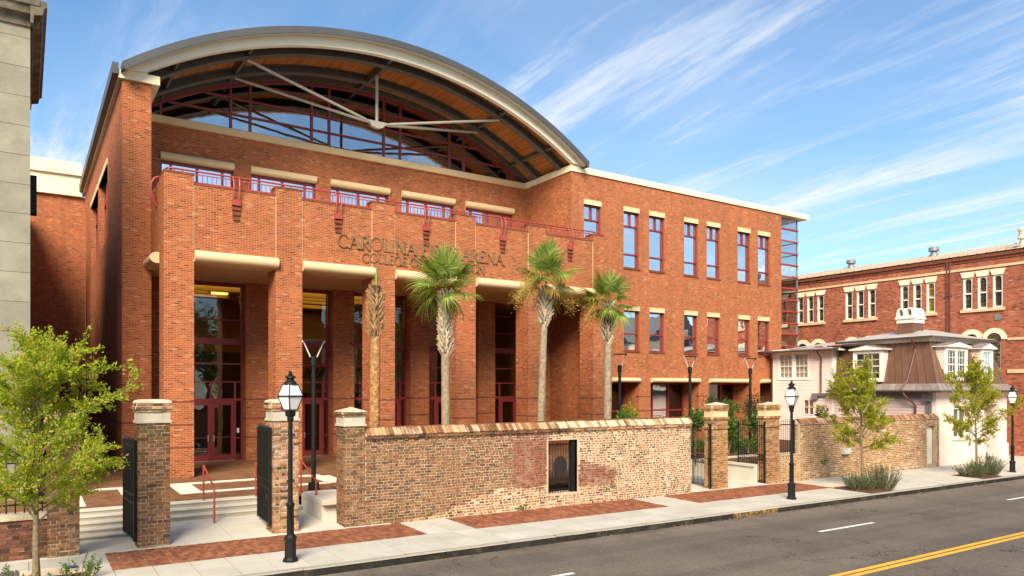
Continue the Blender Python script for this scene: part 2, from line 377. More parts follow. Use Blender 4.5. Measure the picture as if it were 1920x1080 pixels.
m.l(m.pos(), wv.inputs[0]); m.l(sc_.outputs[0], wv.inputs[1]); m.l(wv.outputs[0], cr.inputs['Vector'])
crk = m.math('MULTIPLY', m.math('LESS_THAN', cr.outputs['Distance'], 0.006), m.rng(m.noise(0.22, 2), 0.46, 0.56))
c = m.mix(m.math('MULTIPLY', crk, 0.75), c, (0.03, 0.025, 0.02))
m.done(m.pbr(c, 0.85, 0, m.bump(agg.outputs['Distance'], 0.006, 0.6), 0.3))
# kerb granite
m = NT('kerb_stone')
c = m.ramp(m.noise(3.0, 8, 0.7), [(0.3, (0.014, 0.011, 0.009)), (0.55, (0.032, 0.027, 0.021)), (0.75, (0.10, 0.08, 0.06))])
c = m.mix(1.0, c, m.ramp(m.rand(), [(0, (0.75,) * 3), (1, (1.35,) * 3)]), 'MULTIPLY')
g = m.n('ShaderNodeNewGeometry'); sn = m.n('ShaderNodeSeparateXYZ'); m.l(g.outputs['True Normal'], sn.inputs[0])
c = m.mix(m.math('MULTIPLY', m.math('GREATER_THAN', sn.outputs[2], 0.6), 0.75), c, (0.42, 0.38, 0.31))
m.done(m.pbr(c, 0.9, 0, m.bump(m.noise(22, 5), 0.012), 0.3))
m = NT('kerb_yellow')
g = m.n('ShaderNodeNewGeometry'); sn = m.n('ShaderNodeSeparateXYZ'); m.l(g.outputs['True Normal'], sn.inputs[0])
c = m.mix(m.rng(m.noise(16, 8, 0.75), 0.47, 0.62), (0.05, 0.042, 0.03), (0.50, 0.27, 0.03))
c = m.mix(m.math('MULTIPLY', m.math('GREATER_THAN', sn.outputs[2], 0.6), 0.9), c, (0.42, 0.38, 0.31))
m.done(m.pbr(c, 0.9))
# old handmade bricks: colour by piece
def oldbrick(name, stops, noise_mix=0.25, lime=0.0, moss=False):
    m = NT(name)
    c = m.ramp(m.rand(), stops)
    c = m.mix(1.0, c, m.ramp(m.noise(7, 6, 0.7), [(0.25, (1 - noise_mix,) * 3), (0.75, (1 + noise_mix,) * 3)]), 'MULTIPLY')
    if lime: c = m.mix(m.rng(m.noise(2.0, 8, 0.75), 0.60 - lime * 0.25, 0.80 - lime * 0.2, 0, 0.85), c, (0.60, 0.47, 0.34))
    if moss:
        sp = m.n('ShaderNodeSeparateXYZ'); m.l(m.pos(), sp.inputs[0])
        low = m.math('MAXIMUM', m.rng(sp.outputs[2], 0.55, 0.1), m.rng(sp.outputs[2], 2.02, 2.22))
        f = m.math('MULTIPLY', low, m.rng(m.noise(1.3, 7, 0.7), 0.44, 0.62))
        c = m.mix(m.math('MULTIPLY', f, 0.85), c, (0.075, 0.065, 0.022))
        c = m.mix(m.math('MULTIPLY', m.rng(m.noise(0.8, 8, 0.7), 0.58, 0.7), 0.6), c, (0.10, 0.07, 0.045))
    return m.done(m.pbr(c, 0.95, 0, m.bump(m.noise(35, 6, 0.65), 0.012), 0.15))
WARM = [(0.0, (0.11, 0.06, 0.034)), (0.18, (0.17, 0.088, 0.046)), (0.4, (0.215, 0.10, 0.05)), (0.7, (0.26, 0.12, 0.058)), (0.88, (0.31, 0.16, 0.082)), (1.0, (0.20, 0.135, 0.075))]
TAN = [(0.0, (0.07, 0.04, 0.022)), (0.2, (0.17, 0.09, 0.045)), (0.45, (0.30, 0.145, 0.07)), (0.75, (0.38, 0.19, 0.09)), (0.93, (0.44, 0.25, 0.13)), (1.0, (0.36, 0.12, 0.05))]
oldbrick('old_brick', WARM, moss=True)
oldbrick('old_brick_limed', TAN, lime=0.35)
oldbrick('old_brick_red', [(0, (0.15, 0.06, 0.036)), (0.5, (0.22, 0.085, 0.05)), (1, (0.29, 0.12, 0.07))], lime=0.25)
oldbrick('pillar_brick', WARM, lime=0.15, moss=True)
oldbrick('pale_brick', TAN, lime=0.45)
oldbrick('tan_brick', [(0, (0.20, 0.10, 0.04)), (0.5, (0.33, 0.165, 0.065)), (1, (0.42, 0.23, 0.10))], lime=0.1)
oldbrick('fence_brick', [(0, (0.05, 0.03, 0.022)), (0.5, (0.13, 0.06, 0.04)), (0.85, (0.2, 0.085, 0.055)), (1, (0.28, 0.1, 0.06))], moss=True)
oldbrick('coping_limed', [(0, (0.22, 0.13, 0.07)), (0.3, (0.44, 0.28, 0.15)), (0.6, (0.60, 0.45, 0.28)), (1, (0.70, 0.58, 0.40))], lime=0.6)
oldbrick('coping_brick', [(0, (0.15, 0.075, 0.035)), (0.3, (0.30, 0.14, 0.06)), (0.7, (0.42, 0.24, 0.12)), (1, (0.52, 0.36, 0.21))], lime=0.3)
oldbrick('paver', [(0, (0.19, 0.068, 0.036)), (0.5, (0.27, 0.098, 0.05)), (1, (0.34, 0.14, 0.075))])
plain('mortar', (0.52, 0.40, 0.265), 0.95, var=0.15, scale=5, bump=0.006, bscale=50, spec=0.1, dirt=(0.40, 0.30, 0.18), dscale=1.1)
plain('mortar_limed', (0.58, 0.455, 0.315), 0.95, var=0.10, scale=4, bump=0.01, bscale=30, spec=0.1, dirt=(0.42, 0.31, 0.20), dscale=1.5)
plain('mortar_dark', (0.38, 0.22, 0.145), 0.95, var=0.3, scale=5, bump=0.006, bscale=50, spec=0.1)
plain('paver_sand', (0.62, 0.48, 0.34), 0.95, var=0.2, scale=5)
plain('cap_stone', (0.58, 0.50, 0.36), 0.92, var=0.3, scale=3.5, bump=0.012, bscale=18, dirt=(0.22, 0.18, 0.10), dscale=2.6)
plain('cap_stucco', (0.50, 0.45, 0.35), 0.92, var=0.15, scale=3, bump=0.006, bscale=25, dirt=(0.32, 0.27, 0.18), dscale=2.5)
plain('cap_cream', (0.72, 0.50, 0.28), 0.85, var=0.1, scale=3)
plain('stone_block', (0.29, 0.265, 0.20), 0.92, var=0.16, scale=1.4, bump=0.008, bscale=22, spec=0.2, dirt=(0.20, 0.18, 0.13), dscale=1.6, rand=0.07)
plain('stone_cornice', (0.13, 0.105, 0.075), 0.95, var=0.5, scale=2.5, bump=0.01, bscale=14, dirt=(0.32, 0.27, 0.19), dscale=1.6)
brickmat('plaza_brick', (0.19, 0.088, 0.038), (0.26, 0.125, 0.055), (0.25, 0.14, 0.07), 0.2, 0.1, 0.005, speck=(0.3, 0.14, 0.07), vary=0.15)
def leafmat(name, stops, trans=0.45):
    m = NT(name); c = m.ramp(m.rand(), stops)
    d = m.pbr(c, 0.55, 0, None, 0.35); t = m.n('ShaderNodeBsdfTranslucent'); m.l(m.mix(1.0, c, (1.25, 1.2, 0.7), 'MULTIPLY'), t.inputs[0])
    x = m.n('ShaderNodeMixShader'); x.inputs[0].default_value = trans; m.l(d.outputs[0], x.inputs[1]); m.l(t.outputs[0], x.inputs[2]); return m.done(x)
leafmat('leaf_bright', [(0, (0.20, 0.30, 0.012)), (0.45, (0.32, 0.45, 0.018)), (0.8, (0.48, 0.49, 0.04)), (0.94, (0.58, 0.48, 0.10)), (1, (0.50, 0.27, 0.07))], 0.5)
leafmat('leaf_olive', [(0, (0.20, 0.24, 0.012)), (0.5, (0.36, 0.40, 0.022)), (0.85, (0.50, 0.48, 0.04)), (1, (0.56, 0.37, 0.06))], 0.5)
leafmat('leaf_palm', [(0, (0.10, 0.17, 0.02)), (0.5, (0.22, 0.31, 0.045)), (0.85, (0.36, 0.42, 0.10)), (1, (0.46, 0.45, 0.17))], 0.35)
leafmat('leaf_straw', [(0, (0.36, 0.23, 0.05)), (0.5, (0.52, 0.36, 0.08)), (1, (0.62, 0.46, 0.13))], 0.4)
leafmat('leaf_dark', [(0, (0.012, 0.028, 0.008)), (0.6, (0.03, 0.055, 0.014)), (1, (0.07, 0.10, 0.025))], 0.2)
leafmat('leaf_green', [(0, (0.03, 0.08, 0.012)), (0.5, (0.08, 0.16, 0.02)), (1, (0.17, 0.26, 0.035))], 0.35)
leafmat('leaf_rosemary', [(0, (0.018, 0.042, 0.014)), (0.6, (0.055, 0.095, 0.025)), (1, (0.14, 0.18, 0.05))], 0.25)
leafmat('leaf_fallen', [(0, (0.13, 0.05, 0.02)), (0.5, (0.30, 0.13, 0.04)), (1, (0.40, 0.25, 0.07))], 0.0)
plain('bark_core', (0.055, 0.035, 0.018), 1.0, var=0.4, scale=20)
plain('boot', (0.46, 0.37, 0.25), 0.9, var=0.35, scale=9, bump=0.006, bscale=60, rand=0.25)
plain('boot_brown', (0.36, 0.20, 0.085), 0.9, var=0.4, scale=9, bump=0.006, bscale=60, rand=0.3)
plain('palm_trunk', (0.31, 0.24, 0.155), 0.95, var=0.4, scale=10, bump=0.03, bscale=22, dirt=(0.15, 0.10, 0.05), dscale=4)
plain('palm_trunk_orange', (0.42, 0.215, 0.075), 0.95, var=0.6, scale=9, bump=0.05, bscale=16, dirt=(0.17, 0.085, 0.03), dscale=6)
m = NT('stained_glass')
vo = m.n('ShaderNodeTexVoronoi'); m.l(m.pos(), vo.inputs['Vector']); vo.inputs['Scale'].default_value = 7
c = m.ramp(vo.outputs['Color'], [(0, (0.02, 0.015, 0.015)), (0.4, (0.06, 0.045, 0.03)), (0.7, (0.16, 0.11, 0.03)), (0.9, (0.22, 0.17, 0.08)), (1, (0.10, 0.07, 0.14))])
m.done(m.pbr(c, 0.15, 0, None, 0.6))
m = NT('amber_glass')
c = m.ramp(m.noise(5, 3), [(0.3, (0.25, 0.16, 0.02)), (0.7, (0.50, 0.34, 0.05))]); m.done(m.pbr(c, 0.15, 0, None, 0.6))
plain('lead', (0.03, 0.03, 0.032), 0.5, var=0.1)
# ------------------------------------------------------------------ ground, road, pavement
KY = 13.6                                   # kerb line
WY = 16.95                                  # street face of the perimeter wall
def G(x, y): return .02 - .0065 * (x - 5) + .012 * (y - 14)
def RD(x, y): return .02 - .0065 * (x - 5) + .012 * (KY - 14) - .135 + .012 * (KY - max(y, 8.1)) * 0.55 - .015
def PZ(x, y): return .53 + .0155 * (y - 18.5)
def sheet(name, mat, xs, ys, f, kind='structure', parent=None):
    mb = MB(); n = len(ys)
    vs = [(x, y, f(x, y)) for x in xs for y in ys]
    fs = [(i * n + j, (i + 1) * n + j, (i + 1) * n + j + 1, i * n + j + 1) for i in range(len(xs) - 1) for j in range(n - 1)]
    mb.add(vs, fs); return mb.build(name, mat, parent, kind)
XS = [-1500, -200, -60, -25, -12, 0, 12, 24, 36, 48, 60, 90, 200, 1500]
sheet('ground', M['concrete'], [-1500, -200, -40, 0, 30, 60, 200, 1500], [-1500, -200, 0, 30, 60, 200, 1500], lambda x, y: -1.2)
sheet('road', M['asphalt'], [-200, -60, -25, -12, 0, 12, 24, 36, 48, 60, 90, 200], [2.7, 4, 6, 8.1, 10, 12, 13.55], RD)
sheet('far_pavement', M['slab'], [-200, -60, -25, 0, 25, 60, 90, 200], [-40, -4, 2.6], lambda x, y: RD(x, 3) + .12)
mk = MB()
def mark(mb, x0, x1, y0, y1, dz=.004):
    n = max(1, int((x1 - x0) / 4))
    for i in range(n):
        a, b = x0 + (x1 - x0) * i / n, x0 + (x1 - x0) * (i + 1) / n
        mb.quad(*[(x, y, RD(x, y) + dz) for x, y in ((a, y0), (b, y0), (b, y1), (a, y1))])
for yy in (8.20, 8.02): mark(mk, -60, 120, yy - .062, yy + .062)
mk.build('yellow_centre_line', M['road_yellow'], None, 'structure')
mk = MB()
for k in range(-5, 11): mark(mk, 6.35 + 10.24 * k, 8.77 + 10.24 * k, 11.02, 11.13)
mk.build('white_lane_line', M['road_white'], None, 'structure')
# the walk behind the kerb: bed of sand with separate slabs laid on it
walk = sheet('pavement', M['paver_sand'], XS[2:-1], [KY - .02, 15, 17.2], lambda x, y: G(x, y) - .02)
def slab_mesh(mb, x0, x1, y0, y1, th=.05, g=.008, dz=0.0):
    x0 += g; x1 -= g; y0 += g; y1 -= g
    z = [G(x, y) + dz for x, y in ((x0, y0), (x1, y0), (x1, y1), (x0, y1))]
    mb.add([(x0, y0, z[0] - th), (x1, y0, z[1] - th), (x1, y1, z[2] - th), (x0, y1, z[3] - th), (x0, y0, z[0]), (x1, y0, z[1]), (x1, y1, z[2]), (x0, y1, z[3])],
           [(4, 5, 6, 7), (0, 1, 5, 4), (1, 2, 6, 5), (2, 3, 7, 6), (3, 0, 4, 7)])
beds = [(-1.2, 1.02, 13.78, 15.5), (23.45, 25.0, 13.72, 15.35), (31.35, 33.15, 13.72, 15.15)]
def in_bed(x, y): return any(a < x < b and c < y < d for a, b, c, d in beds)
patches = [(1.36, 7.8, 15.27, 16.85), (9.11, 15.63, 15.27, 16.85), (16.97, 23.64, 15.27, 16.85)]
ROWS = [KY + .16, 14.5, 15.27, 16.06, 16.85, 17.02]
SX = .645
rest = MB(); nsl = 0
for i in range(-18, 75):
    x0 = .075 + i * SX; x1 = x0 + SX
    if x0 > 44: break
    for j in range(5):
        y0, y1 = ROWS[j], ROWS[j + 1]; cx, cy = (x0 + x1) / 2, (y0 + y1) / 2
        if any(a < cx < b and c < cy < d for a, b, c, d in patches): continue
        if j == 4 and not (x0 < 1.3 or x0 > 24): continue
        a0, a1, b0, b1 = x0, x1, y0, y1
        for (a, b, c, d) in patches:
            if c < cy < d:
                if a0 < b < a1: a0 = b
                if a0 < a < a1: a1 = a
        skip = False
        for (a, b, c, d) in beds:
            if b0 < d and b1 > c and a0 < b and a1 > a:
                if a0 >= a - .01 and a1 <= b + .01: skip = True
                elif a0 < a: a1 = a
                elif a1 > b: a0 = b
        if skip or a1 - a0 < .05: continue
        dz = rnd.uniform(-.003, .003)
        if nsl < 298 and -.5 < x0:
            mb = MB(); slab_mesh(mb, a0, a1, b0, b1, dz=dz); mb.build('slab', M['slab'], walk); nsl += 1
        else: slab_mesh(rest, a0, a1, b0, b1, dz=dz)
rest.build('slab_rows', M['slab'], walk, 'stuff')
sheet('pavement_beyond', M['slab'], [44.1, 52, 70, 120, 200], [KY, 15, 17.2, 19], lambda x, y: G(x, y) - .004)
# kerb stones
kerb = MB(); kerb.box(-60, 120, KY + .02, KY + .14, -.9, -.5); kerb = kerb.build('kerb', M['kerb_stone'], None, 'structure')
x = -14.0; kr = random.Random(3); krest = MB()
while x < 110:
    Ln = kr.uniform(1.15, 2.3)
    if abs(x - 5.95) < 1.2: Ln = max(.9, 5.95 + .87 - x)
    x1 = x + Ln; dy = kr.uniform(-.012, .012); dz = kr.uniform(-.008, .006)
    mat = M['kerb_yellow'] if 17.0 < (x + x1) / 2 < 18.6 else M['kerb_stone']
    mb = MB() if x < 48 else krest
    seg = max(2, int(Ln / .3)); top = []; b0 = len(mb.v)
    vs = []; fs = []
    for k in range(seg + 1):
        xx = x + .006 + (Ln - .012) * k / seg; j = kr.uniform(-.007, .007); jz = kr.uniform(-.005, .005)
        zt = G(xx, KY + .08) + dz + jz; zb = RD(xx, KY) - .25
        vs += [(xx, KY + dy + j, zb), (xx, KY + dy + j - .004, zt - .02), (xx, KY + .018 + dy + j, zt), (xx, KY + .155, G(xx, KY + .155) + dz * .5), (xx, KY + .155, zb)]
    for k in range(seg):
        for q in range(4): fs.append((k * 5 + q, (k + 1) * 5 + q, (k + 1) * 5 + q + 1, k * 5 + q + 1))
    fs += [(0, 1, 2, 3, 4), tuple(seg * 5 + q for q in (4, 3, 2, 1, 0))]
    mb.add(vs, fs)
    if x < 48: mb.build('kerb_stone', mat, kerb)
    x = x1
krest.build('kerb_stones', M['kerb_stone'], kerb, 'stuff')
# ------------------------------------------------------------------ loose bricks: units shared by all brickwork
UNIT = {}
def unit(mat):
    if mat not in UNIT:
        L = []
        q = random.Random(11)
        for k in range(6):
            mb = MB(); mb.box(-.5, .5, -.5, .5, -.5, .5)
            mb.v = [(a + q.uniform(-.022, .022), b + q.uniform(-.04, .04), c + q.uniform(-.06, .06)) for a, b, c in mb.v]
            L.append(mb.mesh('brick_unit', M[mat]))
        UNIT[mat] = L
    return UNIT[mat]
def lay(parent, specs, name, restname, limit=298, weight=None):
    """specs: (centre, size, material, tilt matrix or None); the first ones (nearest the camera) become parts"""
    specs = sorted(specs, key=weight or (lambda s: s[0][0] ** 2 + s[0][1] ** 2))
    o3 = org(parent)
    for c, s, mat, Mx in specs[:limit]:
        u = unit(mat); o = bpy.data.objects.new(name, u[rnd.randrange(6)]); COL.objects.link(o); o.parent = parent
        o.location = Vector(c) - o3; o.scale = s
        if Mx is not None: o.rotation_euler = Mx.to_euler()
    by = {}
    for c, s, mat, Mx in specs[limit:]:
        mb = by.setdefault(mat, MB()); n0 = len(mb.v)
        mb.obox(c, s, Mx)
        mb.v[n0:] = [(a + rnd.uniform(-.004, .004), b + rnd.uniform(-.003, .003), d + rnd.uniform(-.003, .003)) for a, b, d in mb.v[n0:]]
    for mat, mb in by.items(): mb.build(restname, M[mat], parent, 'stuff')
def courses(specs, plane, sgn, pos, a0, a1, h0, h1, bl, bh, joint, mat, proud=.010, depth=.1, skip=None, zone=None, shrink=(1, 1), jit=.004, phase=0.0, warp=None):
    """fill a rectangle of wall face with courses in Flemish bond: stretcher, header, stretcher"""
    n = max(1, round((h1 - h0) / bh)); ch = (h1 - h0) / n
    hd = bl * .5
    for j in range(n):
        h = h0 + (j + .5) * ch
        a = a0 - ((bl + hd) / 2 if j % 2 else 0) - (rnd.uniform(0, .03) if phase else 0); k = 0
        while a < a1 - .01:
            L = (bl if k % 2 == 0 else hd) * rnd.uniform(.95, 1.05); k += 1
            b = a + L
            p, q = max(a, a0), min(b, a1); a = b
            if a1 - q < hd * .4: q = a1; a = a1 + 1
            if q - p < .035: continue
            c = (p + q) / 2
            if skip and skip(c, h): continue
            mt, shx, shz = mat, shrink[0], shrink[1]
            if zone:
                z = zone(c, h)
                if z is None: continue
                mt, shx, shz = z
            if shz < .9:
                if rnd.random() < .10 * (1 - shz) / .3: continue
                f = rnd.uniform(.78, 1.12); shx *= f; shz = min(1, shz * rnd.uniform(.75, 1.2))
            w = max(.03, ((q - p) - joint) * shx); hh = (ch - joint) * shz
            hz = h + (warp(c, h) if warp else 0) + rnd.uniform(-jit, jit)
            pr = proud + rnd.uniform(-.005, .004)
            d = pos + sgn * (pr - depth / 2)
            ctr = (c, d, hz) if plane == 'y' else (d, c, hz)
            size = (w, depth, hh) if plane == 'y' else (depth, w, hh)
            tilt = Matrix.Rotation(rnd.uniform(-.022, .022), 3, 'Y' if plane == 'y' else 'X')
            specs.append((ctr, size, mt, tilt))
# ------------------------------------------------------------------ brick paving patches
for pi, (a, b, c, d) in enumerate(patches):
    pv = sheet('brick_paving', M['paver_sand'], [a + .002, (a + b) / 2, b - .002], [c + .002, d - .002], lambda x, y: G(x, y) - .008)
    sp = []
    L, Wd = .205, .1
    ny = int(round((d - c) / L)); L = (d - c) / ny
    nx = int(round((b - a) / Wd)); Wd = (b - a) / nx
    for i in range(nx):
        for j in range(ny + (i % 2)):
            y0 = c + (j - (.5 if i % 2 else 0)) * L; y1 = min(y0 + L, d); y0 = max(y0, c)
            xx = a + (i + .5) * Wd; yy = (y0 + y1) / 2
            sp.append(((xx, yy, G(xx, yy) - .026 + rnd.uniform(-.0025, .0025)), (Wd - .009, y1 - y0 - .010, .055), 'paver', None))
    lay(pv, sp, 'paving_brick', 'paving_bricks', 299)
# ------------------------------------------------------------------ forecourt, steps
BACKX = 42.0
def plaza_sheet():
    mb = MB()
    def q(x0, x1, y0, y1): mb.quad(*[(x, y, PZ(x, y)) for x, y in ((x0, y0), (x1, y0), (x1, y1), (x0, y1))])
    q(-12, 6.1, 20.1, 45); q(6.1, 18.4, 17.5, 45); q(18.4, 22.2, 20.5, 45); q(22.2, 34.0, 17.5, 45)
    return mb.build('forecourt', M['plaza_brick'], None, 'structure')
fc = plaza_sheet()
def pstone(x0, x1, y0, y1, n=1):
    for i in range(n):
        mb = MB(); a = x0 + (x1 - x0) * i / n + .004; b = x0 + (x1 - x0) * (i + 1) / n - .004
        z = PZ(0, y0) + .004; z1 = PZ(0, y1) + .004
        mb.add([(a, y0, z - .03), (b, y0, z - .03), (b, y1, z1 - .03), (a, y1, z1 - .03), (a, y0, z), (b, y0, z), (b, y1, z1), (a, y1, z1)],
               [(4, 5, 6, 7), (0, 1, 5, 4), (1, 2, 6, 5), (2, 3, 7, 6), (3, 0, 4, 7)])
        mb.build('band_stone', M['bandstone'], fc)
for (xa, xb) in ((1.25, 2.15), (3.5, 7.6)):
    pstone(xa, xb + (.35 if xa > 3 else 0), 23.0, 23.4, 2 if xa < 3 else 5)
    if xa > 3: pstone(xa + .55, xb, 21.2, 21.55, 5)
pstone(2.15, 2.75, 21.1, 23.4); pstone(.95, 1.25, 20.4, 23.4); pstone(3.47, 4.05, 21.2, 23.0); pstone(7.55, 8.2, 21.3, 23.0)
lz0, lz1 = G(4, 17.0), .20
lan = MB()
def landing(x0, x1, y1, z1):
    a, b = x0 + .004, x1 - .004
    lan_ = MB(); lan_.add([(a, 16.86, G(a, 16.86) - .05), (b, 16.86, G(b, 16.86) - .05), (b, y1, z1 - .05), (a, y1, z1 - .05), (a, 16.86, G(a, 16.86) + .003), (b, 16.86, G(b, 16.86) + .003), (b, y1, z1), (a, y1, z1)],
             [(4, 5, 6, 7), (0, 1, 5, 4), (1, 2, 6, 5), (2, 3, 7, 6), (3, 0, 4, 7)])
    return lan_
ld = sheet('entrance_landing', M['paver_sand'], [-1.5, 6.9], [16.86, 19.3], lambda x, y: -.1)
landing(-.2, 2.3, 18.6, .06).build('landing_slab', M['concrete'], ld)
landing(2.3, 3.85, 19.2, .2).build('landing_slab', M['concrete'], ld)
landing(3.85, 5.1, 19.2, .2).build('landing_slab', M['concrete'], ld)
landing(5.1, 7.6, 19.2, .2).build('landing_slab', M['concrete'], ld)
def flight(name, x0, x1, noses, zb, zt):
    n = len(noses); r = (zt - zb) / n
    st = bpy.data.objects.new(name, None); COL.objects.link(st); st.location = (x0, noses[0], zb); ORG[st.name] = Vector(st.location); st['kind'] = 'structure'
    for i in range(n):
        y1 = noses[i + 1] + .05 if i < n - 1 else 20.14
        zz = zb + r * (i + 1)
        mb = MB(); mb.prism([(noses[i] + .018, zb - .3), (noses[i] + .018, zz - .035), (noses[i] - .004, zz - .03), (noses[i] - .004, zz - .008), (noses[i] + .008, zz), (y1, zz), (y1, zb - .3)], 'x', x0, x1)
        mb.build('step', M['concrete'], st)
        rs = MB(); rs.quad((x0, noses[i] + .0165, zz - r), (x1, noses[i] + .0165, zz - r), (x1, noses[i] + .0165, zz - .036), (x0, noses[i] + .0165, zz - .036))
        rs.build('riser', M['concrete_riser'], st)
flight('entrance_steps', .0, 2.3, [18.55, 18.85, 19.15, 19.45, 19.75], .05, .552)
flight('entrance_steps', 2.306, 6.1, [19.15, 19.45, 19.75], .2, .552)
mb = MB(); mb.box(6.106, 7.4, 17.65, 19.25, -.1, .64); mb.box(6.3, 7.2, 19.253, 19.7, -.1, .6)
blk = mb.build('planter_wall', M['concrete'], None, loc=(6.5, 18.4, .1))
tag(blk, 'low square concrete planter block beside the entrance steps', 'planter')
# planting bed soil behind the long wall
sheet('planting_soil', M['mulch'], [7.3, 18.0], [17.5, 20.3], lambda x, y: PZ(x, y) + .03)
sheet('planting_soil', M['mulch'], [22.3, 33.8], [20.2, 25.5], lambda x, y: PZ(x, y) + .03)
# path behind the right hand gate and its retaining walls
sheet('side_path', M['concrete'], [18.35, 20, 22.3], [16.86, 19, 25], lambda x, y: G(x, 16.9) + .003 if y < 18 else .0)
mb = MB(); mb.box(18.9, 30, 20.0, 20.18, -.4, .62); mb.box(22.25, 22.4, 17.4, 20.0, -.4, .62)
tag(mb.build('retaining_wall', M['concrete'], None, loc=(24, 20, 0)), 'low pale concrete retaining wall behind the right hand gate', 'wall')
# ------------------------------------------------------------------ long perimeter wall with its window
def bevel_cap(mb, x0, x1, y0, y1, z0, z1, ov): pass
wall = thing('perimeter_wall', 'long old brick boundary wall with a barred window opening and sloping brick coping', 'wall', (12.6, 17.15, 0))
WX0, WX1, WZ = 6.94, 18.33, 2.2
win = (12.49, 13.55, .36, 1.9)
pl = PL('y', WY)
core = MB(); wall_grid(core, pl, WX0, 9.6, -.3, WZ, .4, []); core.build('mortar_core', M['mortar'], wall)
core = MB(); wall_grid(core, pl, 9.6, WX1, -.3, WZ, .4, [win]); core.build('mortar_core', M['mortar_limed'], wall)
def nz(x, y):  # cheap smooth noise
    return (math.sin(x * 1.7 + 1.3 * math.sin(y * 2.1)) + math.sin(y * 2.9 + x * .8) + math.sin(x * 3.7 - y * 1.9)) / 3
def wzone(c, h):
    g = h - (.02 - .0065 * (c - 5))
    if win[0] - .06 < c < win[1] + .06 and win[2] - .03 < h < win[3] + .05: return None
    e1 = rnd.uniform(-.10, .10)
    if c > 8.0 and g + e1 < .60 * min(1, (c - 7.9) / 2.6) + .12 * nz(c, 1):
        return ('old_brick_limed', .86, .74)
    red1 = 11.25 + .16 * nz(h * 5, 4) + e1 * 1.2 < c < 12.5 and h > .62
    red2 = 13.5 < c < 14.95 + .3 * nz(h * 4, 2) + e1 and .5 + e1 * .3 < h < 1.30 - .22 * max(0, c - 13.6) + .05 * nz(c * 4, 1)
    if red1 or red2: return ('old_brick_red', 1.02, 1.03)
    if c + e1 * 7 > 13.3 or (c + e1 * 6 > 12.0 and h + e1 * .6 > 1.86): return ('old_brick_limed', .82 + .1 * nz(c * 2, h * 2), .70 + .1 * nz(c, h * 3))
    return ('old_brick', 1, 1)
sp = []
courses(sp, 'y', -1, WY, WX0, WX1, .02 - .0065 * 13 - .05, WZ - .06, .198, .0705, .019, 'old_brick', zone=wzone, phase=1, warp=lambda c, h: .018 * nz(c * .6, h))
courses(sp, 'x', 1, WX1, WY + .02, WY + .39, -.06, WZ - .02, .198, .0705, .017, 'old_brick_limed', shrink=(.8, .7))
# dark mortar round the red repair beside the window
lay(wall, sp, 'brick', 'bricks', 299)
mb = MB()
pl.quad(mb, 11.3, win[0] - .035, .63, 1.94, -.0035); pl.quad(mb, win[1] + .035, 15.0, .5, 1.0, -.0035)
mb.build('dark_pointing', M['mortar_dark'], wall)
mb = MB()
for (a, b, c, d) in ((win[0] - .05, win[0], win[2] - .03, win[3] + .05), (win[1], win[1] + .03, win[2] - .03, win[3] + .05), (win[0], win[1], win[3], win[3] + .06)): pl.box(mb, a, b, c, d, -.012, .38)
mb.build('window_surround', M['mortar_limed'], wall)
gr = MB(); pl.box(gr, win[0] + .02, win[1] - .16, win[3] - .16, win[3] - .12, .1, .13); pl.box(gr, win[0] + .02, win[1] - .16, win[2] + .08, win[2] + .12, .1, .13); pl.box(gr, win[1] - .17, win[1] - .012, win[2], win[3] - .01, .07, .16)
gr = gr.build('grille', M['iron'], wall)
for k in range(9):
    b = MB(); xx = win[0] + .05 + k * .098; b.tube((xx, WY + .115, win[2] - .02), (xx, WY + .115, win[3] - .08), .009, n=6); b.build('bar', M['iron'], gr)
b = MB(); vs = [(12.98 + .25 * math.cos(t), 1.13 + .30 * math.sin(t)) for t in [2 * math.pi * k / 28 for k in range(28)]]
b.prism(vs, 'y', WY + .06, WY + .075); b.build('disc', M['dark_plate'], gr)
# coping of tilted bricks
sp = []; x = WX0 + .03
while x < WX1 - .02:
    w = rnd.uniform(.088, .112)
    mat = 'coping_brick' if rnd.random() < .72 else 'old_brick'
    if x > 12.3 + rnd.uniform(-.6, .6): mat = 'coping_limed' if rnd.random() < .8 else 'old_brick_limed'
    T = Matrix.Rotation(R(-44), 3, 'X') @ Matrix.Rotation(rnd.uniform(-.05, .05), 3, 'Z')
    sp.append(((x + w / 2, WY + .025, WZ + .115 + rnd.uniform(-.006, .006)), (w - .016, .06, .235), mat, T))
    x += w
lay(wall, sp, 'coping_brick', 'coping_bricks', 298)
mb = MB(); mb.prism([(WY - .035, WZ + .0), (WY - .035, WZ + .03), (WY + .10, WZ + .175), (WY + .16, WZ + .2), (WY + .44, WZ + .02), (WY + .44, WZ)], 'x', WX0 + .01, 12.9); mb.build('coping_bed', M['mortar'], wall)
mb = MB(); mb.prism([(WY - .035, WZ + .0), (WY - .035, WZ + .03), (WY + .10, WZ + .175), (WY + .16, WZ + .2), (WY + .44, WZ + .02), (WY + .44, WZ)], 'x', 12.9, WX1); mb.build('coping_bed', M['mortar_limed'], wall)
mb = MB(); mb.box(WX0 + .02, 12.2, WY + .15, WY + .36, WZ + .12, WZ + .235); mb.build('ridge', M['band_brick'] if False else M['old_brick_red'], wall)
sp = []; x = 12.2
while x < WX1 - .1:
    sp.append(((x + .1, WY + .22, WZ + .225 + rnd.uniform(-.005, .005)), (.19, .11, .06), 'old_brick', None)); x += .208
lay(wall, sp, 'ridge_brick', 'ridge_bricks', 298)
sp = []; x = WX0; k = 0
